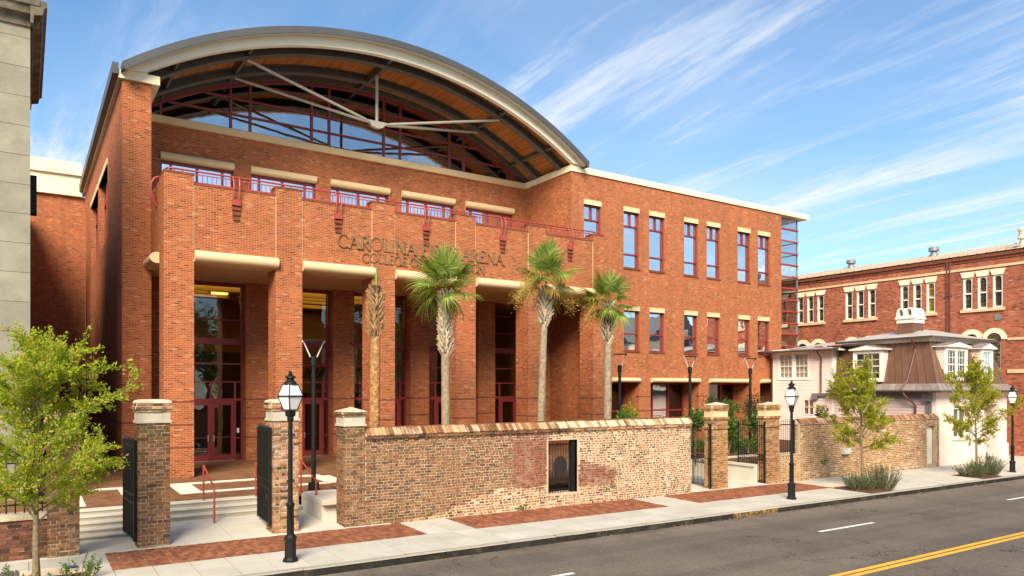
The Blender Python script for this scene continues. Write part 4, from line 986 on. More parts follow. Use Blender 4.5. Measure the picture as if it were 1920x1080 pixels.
for i, (a, b) in enumerate(aws):
    prof = [(YF + .3, 3.92), (YF - .05, 3.92)] + [(YF - .05 - .13 * math.sin(t), 3.805 + .115 * math.cos(t)) for t in [math.pi * k / 10 for k in range(1, 10)]] + [(YF - .05, 3.69), (YF + .3, 3.69)]
    m_ = MB(); m_.prism(prof, 'x', a + .005, b - .005); part(m_, 'beam', 'precast', smooth=True)
    f_ = MB(); d = 1.1; wp.box(f_, a, b, 3.6, 3.69, d, d + .1); wp.box(f_, a, b, 2.2, 2.28, d, d + .1); wp.box(f_, a, b, .4, .6, d, d + .1); wp.box(f_, a, a + .08, .6, 3.6, d, d + .1); wp.box(f_, b - .08, b, .6, 3.6, d, d + .1)
    f_ = part(f_, 'glazing', 'red_metal'); n = 2 if b - a < 2.5 else 3
    for q in range(1, n): x = a + (b - a) * q / n; m_ = MB(); wp.box(m_, x - .05, x + .05, .6, 3.6, d - .02, d + .08); part(m_, 'mullion', 'red_metal', f_)
    for q in range(n): m_ = MB(); wp.quad(m_, a + (b - a) * q / n, a + (b - a) * (q + 1) / n, .6, 3.6, d + .05); part(m_, 'pane', 'glass_clear', f_)
    for q0, q1 in ((a - .3, a), (b, b + .3)): m_ = MB(); wp.box(m_, q0, q1, .3, 3.8, .451, 1.2); part(m_, 'recess_wall', BR)
    m_ = MB(); wp.box(m_, a, b, 3.7, 3.8, .31, 1.2); part(m_, 'recess_ceiling', 'soffit')
rp = PL('x', 21.31)
mb = MB(); wall_grid(mb, rp, YF + .45, YA, 9.0, 13.56, .4, []); part(mb, 'return_wall', BR)
mb = MB(); mb.box(21.25, 39.45, YF - .07, YF + 1.2, 13.56, 13.84); part(mb, 'cornice', 'cream_paint')
mb = MB(); mb.box(21.25, 21.9, YF + 1.2, YA + .4, 13.56, 13.84); part(mb, 'cornice', 'cream_paint')
mb = MB(); mb.box(21.9, 39.3, YF + 1.2, 42, 13.5, 13.8); part(mb, 'wing_roof', 'grey_roof')
mb = MB(); mb.box(21.75, 22.0, YF + .15, YA + .3, 13.84, 14.28); part(mb, 'arch_bearing', 'cream_paint')
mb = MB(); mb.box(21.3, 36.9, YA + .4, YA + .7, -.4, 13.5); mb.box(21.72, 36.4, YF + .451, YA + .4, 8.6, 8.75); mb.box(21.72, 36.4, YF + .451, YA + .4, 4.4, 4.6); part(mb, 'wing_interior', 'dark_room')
mb = MB(); mb.box(36.45, 36.9, YF + .45, 42, -.4, 13.5); part(mb, 'wing_end_wall', BR)
# glass corner
cg = PL('y', YF + .25)
f_ = MB(); cg.box(f_, 38.72, 38.8, -.2, 13.5, 0, .06); f_ = part(f_, 'corner_glazing', 'vent_grey')
mz = [-.2, 1.2, 2.6, 4.0, 5.2, 5.9, 6.62, 7.27, 7.96, 8.64, 9.33, 10.02, 10.74, 11.43, 12.14, 12.86, 13.5]
for z in mz[1:-1]:
    m_ = MB(); m_.box(36.9, 38.78, YF + .17, YF + .245, z - .035, z + .035); part(m_, 'transom', 'rail_red', f_)
    m_ = MB(); m_.box(38.73, 38.80, YF + .31, YF + 3.4, z - .03, z + .03); part(m_, 'transom', 'rail_red', f_)
for q in range(len(mz) - 1):
    m_ = MB(); cg.quad(m_, 36.9, 38.72, mz[q], mz[q + 1], .03); part(m_, 'pane', 'glass_corner', f_)
    m_ = MB(); m_.quad((38.76, YF + .31, mz[q]), (38.76, YF + 3.4, mz[q]), (38.76, YF + 3.4, mz[q + 1]), (38.76, YF + .31, mz[q + 1])); part(m_, 'pane', 'glass_corner', f_)
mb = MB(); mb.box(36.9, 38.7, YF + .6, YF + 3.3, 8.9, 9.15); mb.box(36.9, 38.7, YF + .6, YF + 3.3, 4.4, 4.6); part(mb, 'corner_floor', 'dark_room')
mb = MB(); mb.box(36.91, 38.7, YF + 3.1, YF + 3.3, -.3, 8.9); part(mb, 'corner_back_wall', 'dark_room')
# ---- arched canopy
AX, R0, Z0 = 12.34, 16.40, .66
def arc(r, zc0, x0, x1, n=48):
    return [(x, zc0 + math.sqrt(max(0, r * r - (x - AX) ** 2))) for x in [x0 + (x1 - x0) * k / n for k in range(n + 1)]]
def arch_band(name, mat, r_out, r_in, y0, y1, x0, x1, x0i=None, x1i=None, z0=Z0, n=48, zi=None, **k):
    o_ = arc(r_out, z0, x0, x1, n); i_ = arc(r_in, z0 if zi is None else zi, x0i if x0i is not None else x0, x1i if x1i is not None else x1, n)
    mb = MB()
    for q in range(n):
        A, B, C_, D_ = o_[q], o_[q + 1], i_[q + 1], i_[q]
        for (p_, r_) in ((A, B), (C_, D_)): mb.quad((p_[0], y0, p_[1]), (r_[0], y0, r_[1]), (r_[0], y1, r_[1]), (p_[0], y1, p_[1]))
        for y in (y0, y1): mb.quad((A[0], y, A[1]), (B[0], y, B[1]), (C_[0], y, C_[1]), (D_[0], y, D_[1]))
    for (A, D_) in ((o_[0], i_[0]), (o_[-1], i_[-1])): mb.quad((A[0], y0, A[1]), (A[0], y1, A[1]), (D_[0], y1, D_[1]), (D_[0], y0, D_[1]))
    return part(mb, name, mat, **k)
arch_band('vault_roof', 'roof_edge', R0, R0 - .16, 26.6, 46, 2.62, 21.98, smooth=True)
arch_band('vault_drip', 'roof_edge', R0 + .02, R0 - .22, 26.55, 26.596, 2.62, 21.98, 2.70, 21.90, smooth=True)
arch_band('vault_soffit', 'soffit_shade', R0 - .165, R0 - .19, 26.6, 26.93, 2.75, 21.85, smooth=True)
arch_band('vault_fascia', 'fascia_cream', R0 - .165, 16.52, 26.93, 27.15, 2.8, 21.8, 3.35, 21.3, zi=.0, smooth=True)
arch_band('wood_ceiling', 'wood_ceiling', R0 - .165, R0 - .23, 27.154, YA + .9, 2.9, 21.75, smooth=True)
for y in (27.9, 29.8):
    arch_band('arch_rib', 'rib_steel', R0 - .50, R0 - .55, y - .15, y + .15, 3.5, 21.2, smooth=True)
    arch_band('arch_rib', 'rib_steel', R0 - .232, R0 - .50, y - .02, y + .02, 3.2, 21.45, 3.5, 21.2, smooth=True)
    arch_band('arch_rib', 'rib_steel', R0 - .232, R0 - .28, y - .13, y + .13, 3.1, 21.55, smooth=True)
arch_band('curtain_head', 'red_metal', R0 - .46, R0 - .60, YA + .0, YA + .14, 4.0, 20.75, smooth=True)
arch_band('wall_rib', 'rib_steel', R0 - .232, R0 - .46, YA - .1, YA + .3, 3.2, 21.5, 3.45, 21.25, smooth=True)
for dx in (-8.0, -5.5, 0, 5.5, 8.0):
    mb = MB()
    zt = Z0 + math.sqrt((R0 - .25) ** 2 - dx * dx); T = Matrix.Rotation(math.atan2(dx, zt - Z0), 3, 'Y')
    mb.obox((AX + dx, (27.17 + YA) / 2, zt - .12), (.11, YA - 27.19, .2), T); part(mb, 'purlin', 'rib_steel')
hub = Vector((AX, 28.85, 14.46))
for i, (dx, y) in enumerate(((-5.5, 27.9), (-5.5, 29.8), (5.5, 27.9), (5.5, 29.8))):
    top = Vector((AX + dx, y, Z0 + math.sqrt((R0 - .57) ** 2 - dx * dx) - .03)); d = (top - hub).normalized()
    mb = MB(); mb.tube(hub + d * .55, top - d * .35, .057, n=10); mb.tube(hub + d * .25, hub + d * .6, .04, n=8); mb.tube(top - d * .4, top, .045, n=8); part(mb, 'strut', 'strut_paint', smooth=True)
mb = MB(); mb.tube(hub, (hub.x, hub.y, Z0 + R0 - .42), .068, n=12); part(mb, 'king_post', 'strut_paint', smooth=True)
mb = MB(); mb.prism([(hub.x - .42, hub.z + .13), (hub.x + .42, hub.z + .13), (hub.x + .25, hub.z - .1), (hub.x, hub.z - .17), (hub.x - .25, hub.z - .1)], 'y', hub.y - .09, hub.y + .09); part(mb, 'hub_plate', 'strut_paint')
mb = MB(); mb.box(hub.x - .08, hub.x + .08, 27.9, 29.8, Z0 + R0 - .56, Z0 + R0 - .36); part(mb, 'king_beam', 'rib_steel')
# curtain wall under the arch
mx_ = [4.36, 6.93, 7.69, 10.24, 11.01, 13.55, 14.36, 16.93, 17.71, 20.28]
def ztop(x): return Z0 + math.sqrt((R0 - .60) ** 2 - (x - AX) ** 2)
cw = MB(); cw.box(3.7, 21.0, YA - .02, YA + .1, 13.812, 13.86); cw = part(cw, 'curtain_wall', 'red_metal')
for x in mx_:
    m_ = MB(); m_.box(x - .045, x + .045, YA - .03, YA + .12, 13.86, ztop(x)); part(m_, 'mullion', 'red_metal', cw)
tz = [14.45, 15.1, 15.82]
for z in tz:
    hw = math.sqrt((R0 - .60) ** 2 - (z - Z0) ** 2)
    m_ = MB(); m_.box(AX - hw, AX + hw, YA - .02, YA + .1, z - .035, z + .035); part(m_, 'transom', 'red_metal', cw)
xs = [3.7] + mx_ + [21.0]
for q in range(len(xs) - 1):
    a, b = xs[q], xs[q + 1]; zz = [13.82] + tz + [99]
    for r_ in range(4):
        lo, hi = zz[r_], zz[r_ + 1]
        X = [a + (b - a) * k / 8 for k in range(9)]
        top = [(x, YA + .05, min(hi, ztop(x))) for x in X]
        if all(t_[2] <= lo + .01 for t_ in top): continue
        m_ = MB()
        for k in range(8):
            if top[k][2] > lo or top[k + 1][2] > lo: m_.quad((X[k], YA + .05, lo), (X[k + 1], YA + .05, lo), (X[k + 1], YA + .05, max(lo, top[k + 1][2])), (X[k], YA + .05, max(lo, top[k][2])))
        part(m_, 'pane', 'glass_arch', cw)
mb = MB(); mb.prism([(3.0, 9), (21.7, 9)] + arc(R0 - .2, Z0, 3.0, 21.7, 30)[::-1], 'y', 34.0, 34.3); part(mb, 'hall_end_wall', 'dark_room')
mb = MB(); mb.prism([(3.0, 9), (21.7, 9)] + arc(R0 - .2, Z0, 3.0, 21.7, 30)[::-1], 'y', 45.6, 45.95); part(mb, 'hall_back_wall', 'church_brick')
# ---- terrace rail
rl = MB(); yr = YC + .12
rl.path([(3.66, yr + 2.2, 10.2), (3.66, yr + .12, 10.2), (3.72, yr + .02, 10.2), (3.8, yr, 10.2), (20.95, yr, 10.2)], .03, 8)
rl = part(rl, 'terrace_rail', 'rail_red')
bal = MB(); bal.box(-.011, .011, -.011, .011, 0, .28); balm = bal.mesh('baluster', M['rail_red'])
for i in range(5):
    a, b = CX_[i][1], CX_[i + 1][0]
    m_ = MB(); m_.box(a, b, yr - .02, yr + .02, 9.82, 9.87); part(m_, 'bottom_rail', 'rail_red', rl)
    m_ = MB(); m_.box(a, b, yr - .015, yr + .015, 10.09, 10.12); part(m_, 'mid_rail', 'rail_red', rl)
    n = int((b - a) / .135)
    for k in range(1, n):
        o = bpy.data.objects.new('baluster', balm); COL.objects.link(o); o.parent = rl; o.location = Vector((a + (b - a) * k / n, yr, 9.84)) - org(rl)
    c = (a + b) / 2
    for s in (-.09, .09):
        m_ = MB(); m_.path([(c + s, yr, 10.22), (c + s, yr - .14, 10.17), (c + s, yr - .23, 10.02), (c + s, yr - .26, 9.82), (c + s, yr - .23, 9.58), (c + s, yr - .18, 9.38), (c + s, YC - .03, 9.3)], .025, 8); part(m_, 'bracket', 'rail_red', rl, smooth=True)
    m_ = MB(); m_.box(c - .13, c + .13, YC - .09, YC, 9.26, 9.44); part(m_, 'bracket_plate', 'rail_red', rl)
    for z, w in ((9.16, .13), (9.0, .115), (8.84, .10)): m_ = MB(); m_.box(c - w, c + w, YC - .05 * w / .1, YC, z - .05, z + .04); part(m_, 'corbel', 'band_brick')
for (a, b) in CX_:
    for s in (-.12, .12): m_ = MB(); m_.box((a + b) / 2 + s - .02, (a + b) / 2 + s + .02, yr - .02, yr + .02, 10.09, 10.18); part(m_, 'rail_post', 'rail_red', rl)
for s in (0, .18):
    m_ = MB(); m_.path([(3.6, YC + 1.3 + s, 10.18), (3.47, YC + 1.3 + s, 10.12), (3.38, YC + 1.3 + s, 9.95), (3.37, YC + 1.3 + s, 9.7), (3.44, YC + 1.3 + s, 9.45), (3.54, YC + 1.3 + s, 9.22)], .03, 8); part(m_, 'bracket', 'rail_red', rl, smooth=True)
# ---- bronze letters: roman capitals from strokes on a unit square (x, y, half width)
TK, TN = .072, .034
GL = {
 'C': (.86, [('arc', .46, .5, .42, .5, 42, 318, 1)]), 'A': (.86, [('l', .43, 1, .06, 0, TN), ('l', .43, 1, .80, 0, TK), ('l', .2, .36, .66, .36, TN), ('s', .06, 0), ('s', .80, 0)]),
 'R': (.80, [('l', .16, 0, .16, 1, TK), ('arc', .34, .75, .26, .25, -90, 90, 1), ('l', .16, 1, .36, 1, TN), ('l', .16, .5, .36, .5, TN), ('l', .36, .5, .74, 0, TK), ('s', .16, 0), ('s', .78, 0)]),
 'O': (1.0, [('arc', .5, .5, .46, .5, 0, 360, 1)]), 'L': (.66, [('l', .16, 0, .16, 1, TK), ('l', .16, .03, .58, .03, TN), ('l', .58, 0, .58, .2, TN), ('s', .16, 1)]),
 'I': (.34, [('l', .17, 0, .17, 1, TK), ('s', .17, 0), ('s', .17, 1)]), 'N': (.92, [('l', .14, 0, .14, 1, TN), ('l', .14, 1, .78, 0, TK), ('l', .78, 0, .78, 1, TN), ('s', .14, 0), ('s', .78, 1)]),
 'F': (.66, [('l', .16, 0, .16, 1, TK), ('l', .16, .97, .58, .97, TN), ('l', .16, .52, .48, .52, TN), ('l', .58, 1, .58, .82, TN), ('s', .16, 0)]),
 'S': (.62, [('arc', .31, .76, .2, .24, 40, 270, .8), ('arc', .31, .25, .24, .27, -150, 90, .9)]), 'T': (.74, [('l', .37, 0, .37, 1, TK), ('l', .05, .97, .69, .97, TN), ('l', .05, 1, .05, .82, TN), ('l', .69, 1, .69, .82, TN), ('s', .37, 0)]),
 'E': (.68, [('l', .16, 0, .16, 1, TK), ('l', .16, .97, .58, .97, TN), ('l', .16, .52, .48, .52, TN), ('l', .16, .03, .60, .03, TN), ('l', .58, 1, .58, .84, TN), ('l', .60, 0, .60, .18, TN)]),
 'G': (.90, [('arc', .46, .5, .42, .5, 42, 330, 1), ('l', .82, .06, .82, .42, TK), ('s', .82, .42)]), 'H': (.92, [('l', .16, 0, .16, 1, TK), ('l', .76, 0, .76, 1, TK), ('l', .16, .52, .76, .52, TN), ('s', .16, 0), ('s', .16, 1), ('s', .76, 0), ('s', .76, 1)])}
def glyph(mb, ch, x, z, H, dep, y):
    w, st = GL[ch]; j = 0
    def bar(x0, y0, x1, y1, hw):
        nonlocal j; j += 1
        dx, dy = x1 - x0, y1 - y0; L = math.hypot(dx, dy) or 1; nx, ny = -dy / L * hw, dx / L * hw
        pts = [(x + (p[0]) * H, z + (p[1]) * H) for p in ((x0 + nx, y0 + ny), (x0 - nx, y0 - ny), (x1 - nx, y1 - ny), (x1 + nx, y1 + ny))]
        mb.prism(pts, 'y', y - dep - .0006 * j, y)
    for s in st:
        if s[0] == 'l': bar(*s[1:])
        elif s[0] == 's': bar(s[1] - .14, s[2] + (.02 if s[2] < .5 else -.02), s[1] + .14, s[2] + (.02 if s[2] < .5 else -.02), .022)
        else:
            _, cx, cy, rx, ry, a0, a1, k = s; n = max(6, int(abs(a1 - a0) / 15)); P_ = []
            for q in range(n + 1):
                a = R(a0 + (a1 - a0) * q / n); t_ = (TN + (TK - TN) * abs(math.cos(a))) * k
                P_.append(((cx + rx * math.cos(a) - t_ * math.cos(a) * .9, cy + ry * math.sin(a) - t_ * math.sin(a) * .9), (cx + rx * math.cos(a) + t_ * math.cos(a) * .6, cy + ry * math.sin(a) + t_ * math.sin(a) * .3)))
            for q in range(n):
                a, b = P_[q], P_[q + 1]; mb.prism([(x + p[0] * H, z + p[1] * H) for p in (a[0], a[1], b[1], b[0])], 'y', y - dep, y)
    return w * H
def letters(txt, x0, x1, z, H):
    g, sp_ = .10 * H, .46 * H
    tot = sum(GL[c][0] * H + g if c != ' ' else sp_ for c in txt) - g; k = (x1 - x0 - tot) / (len(txt) - 1); x = x0
    for c in txt:
        if c == ' ': x += sp_ + k; continue
        mb = MB(); w = glyph(mb, c, x, z, H, .03, YC - .032); part(mb, 'sign_letter', 'bronze'); x += w + g + k
letters('CAROLINA FIRST ARENA', 9.04, 15.9, 8.31, .46)
letters('COLLEGE OF CHARLESTON', 9.93, 15.0, 7.87, .33)
# ------------------------------------------------------------------ church hall at the far right
CHX = 43.2
CH = thing('church_hall', 'old red brick church hall with triple stained glass windows behind the pink house', 'building', (45, 26, 0))
cp_ = PL('x', CHX)
def ky(y): return y * .9
def kz(z): return 3.4 + (z - 3.4) * .9
def cpart(mb, name, mat, parent=None, **k): return mb.build(name, M[mat], parent or CH, **k)
groups = [21.16, 25.02, 28.91, 32.77, 36.6]
cops = []; archs = []
for gi, c in enumerate(groups):
    for s in (-.83, 0, .83): cops.append((ky(c + s) - .245, ky(c + s) + .245, kz(8.19), kz(10.14), gi))
    for s in (-.64, .62): archs.append((ky(c + s + .0), gi))
wo = [(a, b, c, d) for a, b, c, d, _ in cops] + [(y - .34, y + .34, 4.4, 6.0) for y, _ in archs]
mb = MB(); wall_grid(mb, cp_, 16.2, 36.0, -1, 10.66, .4, wo); cpart(mb, 'brick_wall', 'church_brick')
for a, b, z0, z1, gi in cops:
    c = (a + b) / 2
    f_ = MB(); cp_.box(f_, a, a + .07, z0, z1, .03, .2); cp_.box(f_, b - .07, b, z0, z1, .03, .2); cp_.box(f_, a + .07, b - .07, z0, z0 + .08, .03, .2); cp_.box(f_, a + .07, b - .07, z1 - .07, z1, .03, .2)
    zm = (z0 + z1) / 2; cp_.box(f_, a + .07, b - .07, zm - .035, zm + .035, .06, .2)
    if gi < 2:
        pts = [(c + .175 * math.cos(t), z1 - .27 + .2 * math.sin(t)) for t in [math.pi * k / 10 for k in range(11)]]
        f_.prism([(b - .07, z1 - .07), (b - .07, z1 - .27)] + pts + [(a + .07, z1 - .27), (a + .07, z1 - .07)], 'x', CHX + .05, CHX + .19)
    f_ = cpart(f_, 'window', 'white_paint')
    amber = gi == 1 and c < ky(groups[1]) - .3
    for (p0, p1) in ((z0 + .08, zm - .035), (zm + .035, z1 - .07)):
        m_ = MB(); cp_.quad(m_, a + .07, b - .07, p0, p1, .16); cpart(m_, 'pane', 'amber_glass' if amber else 'stained_glass', f_)
        m_ = MB()
        for q in (.33, .66): aa = a + .07 + (b - a - .14) * q; cp_.box(m_, aa - .007, aa + .007, p0, p1, .13, .155)
        for q in (.25, .5, .75): hh = p0 + (p1 - p0) * q; cp_.box(m_, a + .07, b - .07, hh - .007, hh + .007, .128, .153)
        cpart(m_, 'leading', 'lead', f_)
    m_ = MB(); m_.prism([(a - .03, z1), (b + .03, z1), (b + .12, z1 + .30), (a - .12, z1 + .30)], 'x', CHX - .05, CHX + .15); cpart(m_, 'lintel', 'cream_paint')
for c in groups: m_ = MB(); cp_.box(m_, ky(c) - 1.1, ky(c) + 1.1, kz(8.19) - .16, kz(8.19), -.1, .2); cpart(m_, 'sill', 'sandstone')
for y, gi in archs:
    zc = 6.0; m_ = MB(); n = 13
    for k in range(n):
        t0, t1 = math.pi * k / n + .006, math.pi * (k + 1) / n - .006
        m_.prism([(y + r_ * math.cos(t), zc + r_ * math.sin(t)) for r_, t in ((.62, t0), (.62, t1), (.36, t1), (.36, t0))], 'x', CHX - .05, CHX + .1)
    cpart(m_, 'arch_stones', 'cream_paint')
    f_ = MB(); cp_.box(f_, y - .34, y - .27, 4.4, zc, .05, .2); cp_.box(f_, y + .27, y + .34, 4.4, zc, .05, .2); cp_.box(f_, y - .27, y + .27, 4.4, 4.47, .05, .2); cp_.box(f_, y - .27, y + .27, 5.15, 5.2, .05, .2)
    for k in range(10):
        t0, t1 = math.pi * k / 10, math.pi * (k + 1) / 10
        f_.prism([(y + r_ * math.cos(t), zc + r_ * math.sin(t)) for r_, t in ((.36, t0), (.36, t1), (.27, t1), (.27, t0))], 'x', CHX + .0, CHX + .2)
    f_ = cpart(f_, 'window', 'white_paint')
    m_ = MB(); m_.poly([(CHX - .012, y - .28, 4.45), (CHX - .012, y + .28, 4.45)] + [(CHX - .012, y + .30 * math.cos(t), zc + .30 * math.sin(t)) for t in [math.pi * k / 12 for k in range(13)]]); 
    m_.v = [(CHX + .15 if z < zc + .001 else CHX - .004, yy, z) for _, yy, z in m_.v]; m_.v = [(CHX - .004, yy, z) for _, yy, z in m_.v]
    cpart(m_, 'pane', 'stained_glass', f_)
    m_ = MB()
    for q in (-.1, .1): m_.box(CHX - .02, CHX - .006, y + q - .008, y + q + .008, 4.5, zc + .24)
    for k in range(8): m_.box(CHX - .019, CHX - .007, y - .27, y + .27, 4.6 + k * .2, 4.614 + k * .2)
    for rr in (.13, .2): m_.path([(CHX - .014, y + rr * math.cos(t), zc + .02 + rr * math.sin(t)) for t in [2 * math.pi * k / 16 for k in range(17)]], .008, 4)
    cpart(m_, 'leading', 'lead', f_)
for z0, z1, d, mt in ((kz(10.58), kz(10.72), .05, 'sandstone'), (5.93, 6.06, .05, 'sandstone'), (4.2, 4.4, .06, 'sandstone')):
    if z0 > 7: m_ = MB(); cp_.box(m_, 16.2, 36, z0, z1, -d, .1); cpart(m_, 'string_course', mt)
    else:
        ys = [16.2] + [v for gi_, c in enumerate(groups) for v in (ky(c) - 1.22, ky(c) + 1.22)] + [36]
        for q in range(0, len(ys), 2): m_ = MB(); cp_.box(m_, ys[q], ys[q + 1], z0, z1, -d, .1); cpart(m_, 'string_course', mt)
m_ = MB(); cp_.box(m_, 16.2, 36, 10.30, 10.38, -.04, .1); cp_.box(m_, 16.2, 36, 10.46, 10.66, -.10, .1); cpart(m_, 'corbel_course', 'band_brick')
# roof of standing seam sheets
x = 16.9
while x < 36:
    m_ = MB(); m_.add([(CHX - .16, x + .008, 10.68), (CHX - .16, x + .46, 10.68), (CHX + 3.4, x + .46, 11.55), (CHX + 3.4, x + .008, 11.55)], [(0, 1, 2, 3)])
    m_.prism([(x - .018, 10.68), (x + .018, 10.68), (x + .018, 10.73), (x - .018, 10.73)], 'x', CHX - .16, CHX - .159)
    m_.add([(CHX - .16, x - .016, 10.67), (CHX - .16, x + .016, 10.67), (CHX + 3.4, x + .016, 11.54), (CHX + 3.4, x - .016, 11.54), (CHX - .16, x - .016, 10.73), (CHX - .16, x + .016, 10.73), (CHX + 3.4, x + .016, 11.6), (CHX + 3.4, x - .016, 11.6)], [(4, 5, 6, 7), (0, 1, 5, 4), (1, 2, 6, 5), (2, 3, 7, 6), (3, 0, 4, 7)])
    cpart(m_, 'roof_panel', 'tin_roof'); x += .47
m_ = MB(); m_.box(CHX + .4, 58, 16.2, 36, -1, 10.6); m_.quad((CHX + 3.4, 16.5, 11.55), (CHX + 3.4, 36, 11.55), (54, 36, 10.6), (54, 16.5, 10.6)); cpart(m_, 'hall_body', 'church_brick')
m_ = MB(); m_.prism([(16.15, 10.66), (17.2, 10.66), (17.0, 10.75), (16.85, 10.95), (16.75, 11.3), (16.15, 11.5)], 'x', CHX - .06, CHX + .45); cpart(m_, 'gable_parapet', 'church_brick')
m_ = MB(); m_.lathe([(.2, 0), (.2, .5), (.3, .55), (.3, .65), (.22, .72), (.26, .95), (.3, .98), (.3, 1.08)], (CHX + .5, 17.25, 10.7), 12); cpart(m_, 'finial', 'cream_paint')
for y in (18.3, 23.2, 28.6):
    m_ = MB(); m_.lathe([(.28, 0), (.26, .2), (.17, .36), (.17, .42), (.30, .44), (.30, .62), (.26, .68), (.05, .70)], (CHX + 3.2, y, 11.35), 14); cpart(m_, 'roof_vent', 'vent_grey')
m_ = MB(); m_.tube((CHX - .06, ky(23.18), -.3), (CHX - .06, ky(23.18), 10.5), .035, n=8); m_.tube((CHX - .06, ky(23.18) - .16, -.3), (CHX - .06, ky(23.18) - .16, 10.5), .035, n=8); m_.box(CHX - .1, CHX, ky(23.18) - .26, ky(23.18) + .1, 8.55, 8.59); cpart(m_, 'drain_pipe', 'downpipe')
m_ = MB(); cp_.box(m_, ky(20.33) - .2, ky(20.33) + .15, kz(7.45), kz(7.62) + .12, -.03, .1); cpart(m_, 'wall_vent', 'vent_grey')
mb = MB(); mb.box(42.2, 43.19, 15.5, 30, -.4, -.12); tag(mb.build('side_path', M['slab'], None, 'structure'))
# ------------------------------------------------------------------ pink house
PH = thing('pink_house', 'small pink house with brown mansard roof, white dormers and a white arched chimney', 'house', (36, 19, -.2))
def ppart(mb, name, mat, parent=None, **k): return mb.build(name, M[mat], parent or PH, **k)
A10 = R(10)
O2 = Vector((34.72, 17.25, 0)); EX = Vector((1, 0, 0)); EY = Vector((math.sin(A10), math.cos(A10), 0))
def HP(a, b, z): v = O2 + EX * a + EY * b; return (v.x, v.y, z)      # skewed house plan: a along the street, b along the left side
LX, LB = 7.0, 6.0
hw = MB()
def hwall(mb, a0, a1, z0, z1, ops, y0=17.25, t=.3): wall_grid(mb, PL('y', y0), a0, a1, z0, z1, t, ops)
hwall(hw, 34.72, 41.7, -.5, 3.3, [(36.3, 37.5, 1.05, 2.5), (39.3, 40.75, -.5, 2.6)])
ppart(hw, 'street_wall', 'pink_stucco')
m_ = MB(); m_.box(34.66, 39.3, 17.19, 17.249, -.5, .62); m_.box(40.75, 41.76, 17.19, 17.249, -.5, .62); m_.box(41.701, 41.76, 17.249, 21, -.5, .62); ppart(m_, 'plinth', 'pink_stucco')
m_ = MB(); m_.box(39.0, 39.299, 17.551, 19, -.5, 3.2); m_.box(40.751, 41.05, 17.551, 19, -.5, 3.2); m_.box(39.0, 41.05, 19.0, 19.1, -.5, 3.2); m_.box(39.301, 40.749, 17.3, 19, 2.601, 2.7); ppart(m_, 'porch_walls', 'pink_stucco')
m_ = MB(); m_.box(39.5, 40.5, 18.9, 18.99, .5, 2.5); ppart(m_, 'door', 'white_paint')
for k in range(4): m_ = MB(); m_.box(39.32, 40.73, 17.4 + .3 * k, 18.9, -.3 if k == 0 else -.2 + .18 * k, -.02 + .18 * k); ppart(m_, 'step', 'vent_grey')
m_ = MB(); m_.add([HP(0, .0, -.5), HP(0, LB, -.5), HP(0, LB, 3.3), HP(0, 0, 3.3)], [(0, 1, 2, 3)]); m_.box(41.4, 41.7, 17.551, 23, -.5, 3.3); ppart(m_, 'side_wall', 'pink_stucco')
wf = MB(); hp = PL('y', 17.25)
for q in ((36.3, 36.38, 1.05, 2.5), (37.42, 37.5, 1.05, 2.5), (36.38, 37.42, 2.42, 2.5), (36.38, 37.42, 1.05, 1.13), (36.38, 37.42, 1.75, 1.8), (36.87, 36.92, 1.13, 2.42)): hp.box(wf, *q, .05, .14)
wf = ppart(wf, 'window', 'white_paint'); m_ = MB(); hp.quad(m_, 36.38, 37.42, 1.13, 2.42, .1); ppart(m_, 'pane', 'glass_house', wf)
m_ = MB(); hp.box(m_, 36.2, 37.6, .97, 1.05, -.06, .1); ppart(m_, 'sill', 'white_paint')
m_ = MB(); hp.box(m_, 36.0, 37.8, .9, 2.7, .4, .42); ppart(m_, 'blind', 'curtain')
# clapboard below the mansard on the left side, boards joined
m_ = MB()
for k in range(11):
    z = 1.6 + k * .15; m_.add([HP(-.03, .6, z), HP(-.03, LB, z), HP(-.008, LB, z + .15), HP(-.008, .6, z + .15), HP(.02, .6, z), HP(.02, LB, z)], [(0, 1, 2, 3), (0, 4, 5, 1)])
ppart(m_, 'clapboards', 'pink_paint', kind='stuff')
# mansard: foot ring -> top ring; flare below
FT, TP, FL = 3.62, 5.62, 3.28
def ring(i0, i1, z): return [HP(i0, i1, z), HP(LX - i0, i1, z), HP(LX - i0, LB - .2, z), HP(i0, LB - .2, z)]
foot, top = ring(.0, .0, FT), ring(.62, .72, TP)
flo = [HP(-.42, -.42, FL), HP(LX + .42, -.42, FL), HP(LX + .42, LB, FL), HP(-.42, LB, FL)]
flm = ring(-.02, -.02, FT)
def lerp(p, q, t): return tuple(p[i] + (q[i] - p[i]) * t for i in range(3))
def panels(c00, c10, c01, c11, n, name, mat, seam=.03, sw=.016, skip=None):
    """strips between edge c00->c10 (foot) and c01->c11 (top), each with a raised seam"""
    for k in range(n):
        t0, t1 = k / n, (k + 1) / n
        a, b, c, d = lerp(c00, c10, t0), lerp(c00, c10, t1), lerp(c01, c11, t1), lerp(c01, c11, t0)
        N_ = (Vector(b) - Vector(a)).cross(Vector(d) - Vector(a)).normalized()
        if N_.z < 0: N_ = -N_
        m_ = MB(); m_.quad(a, b, c, d)
        e = (Vector(b) - Vector(a)).normalized() * sw
        A, D_ = Vector(a), Vector(d)
        m_.add([tuple(A - e), tuple(A + e), tuple(D_ + e), tuple(D_ - e), tuple(A - e + N_ * seam), tuple(A + e + N_ * seam), tuple(D_ + e + N_ * seam), tuple(D_ - e + N_ * seam)], [(4, 5, 6, 7), (0, 1, 5, 4), (1, 2, 6, 5), (2, 3, 7, 6), (3, 0, 4, 7)])
        ppart(m_, name, mat)
panels(foot[3], foot[0], top[3], top[0], 14, 'roof_panel', 'copper_roof')
panels(foot[0], foot[1], top[0], top[1], 17, 'roof_panel', 'copper_roof')
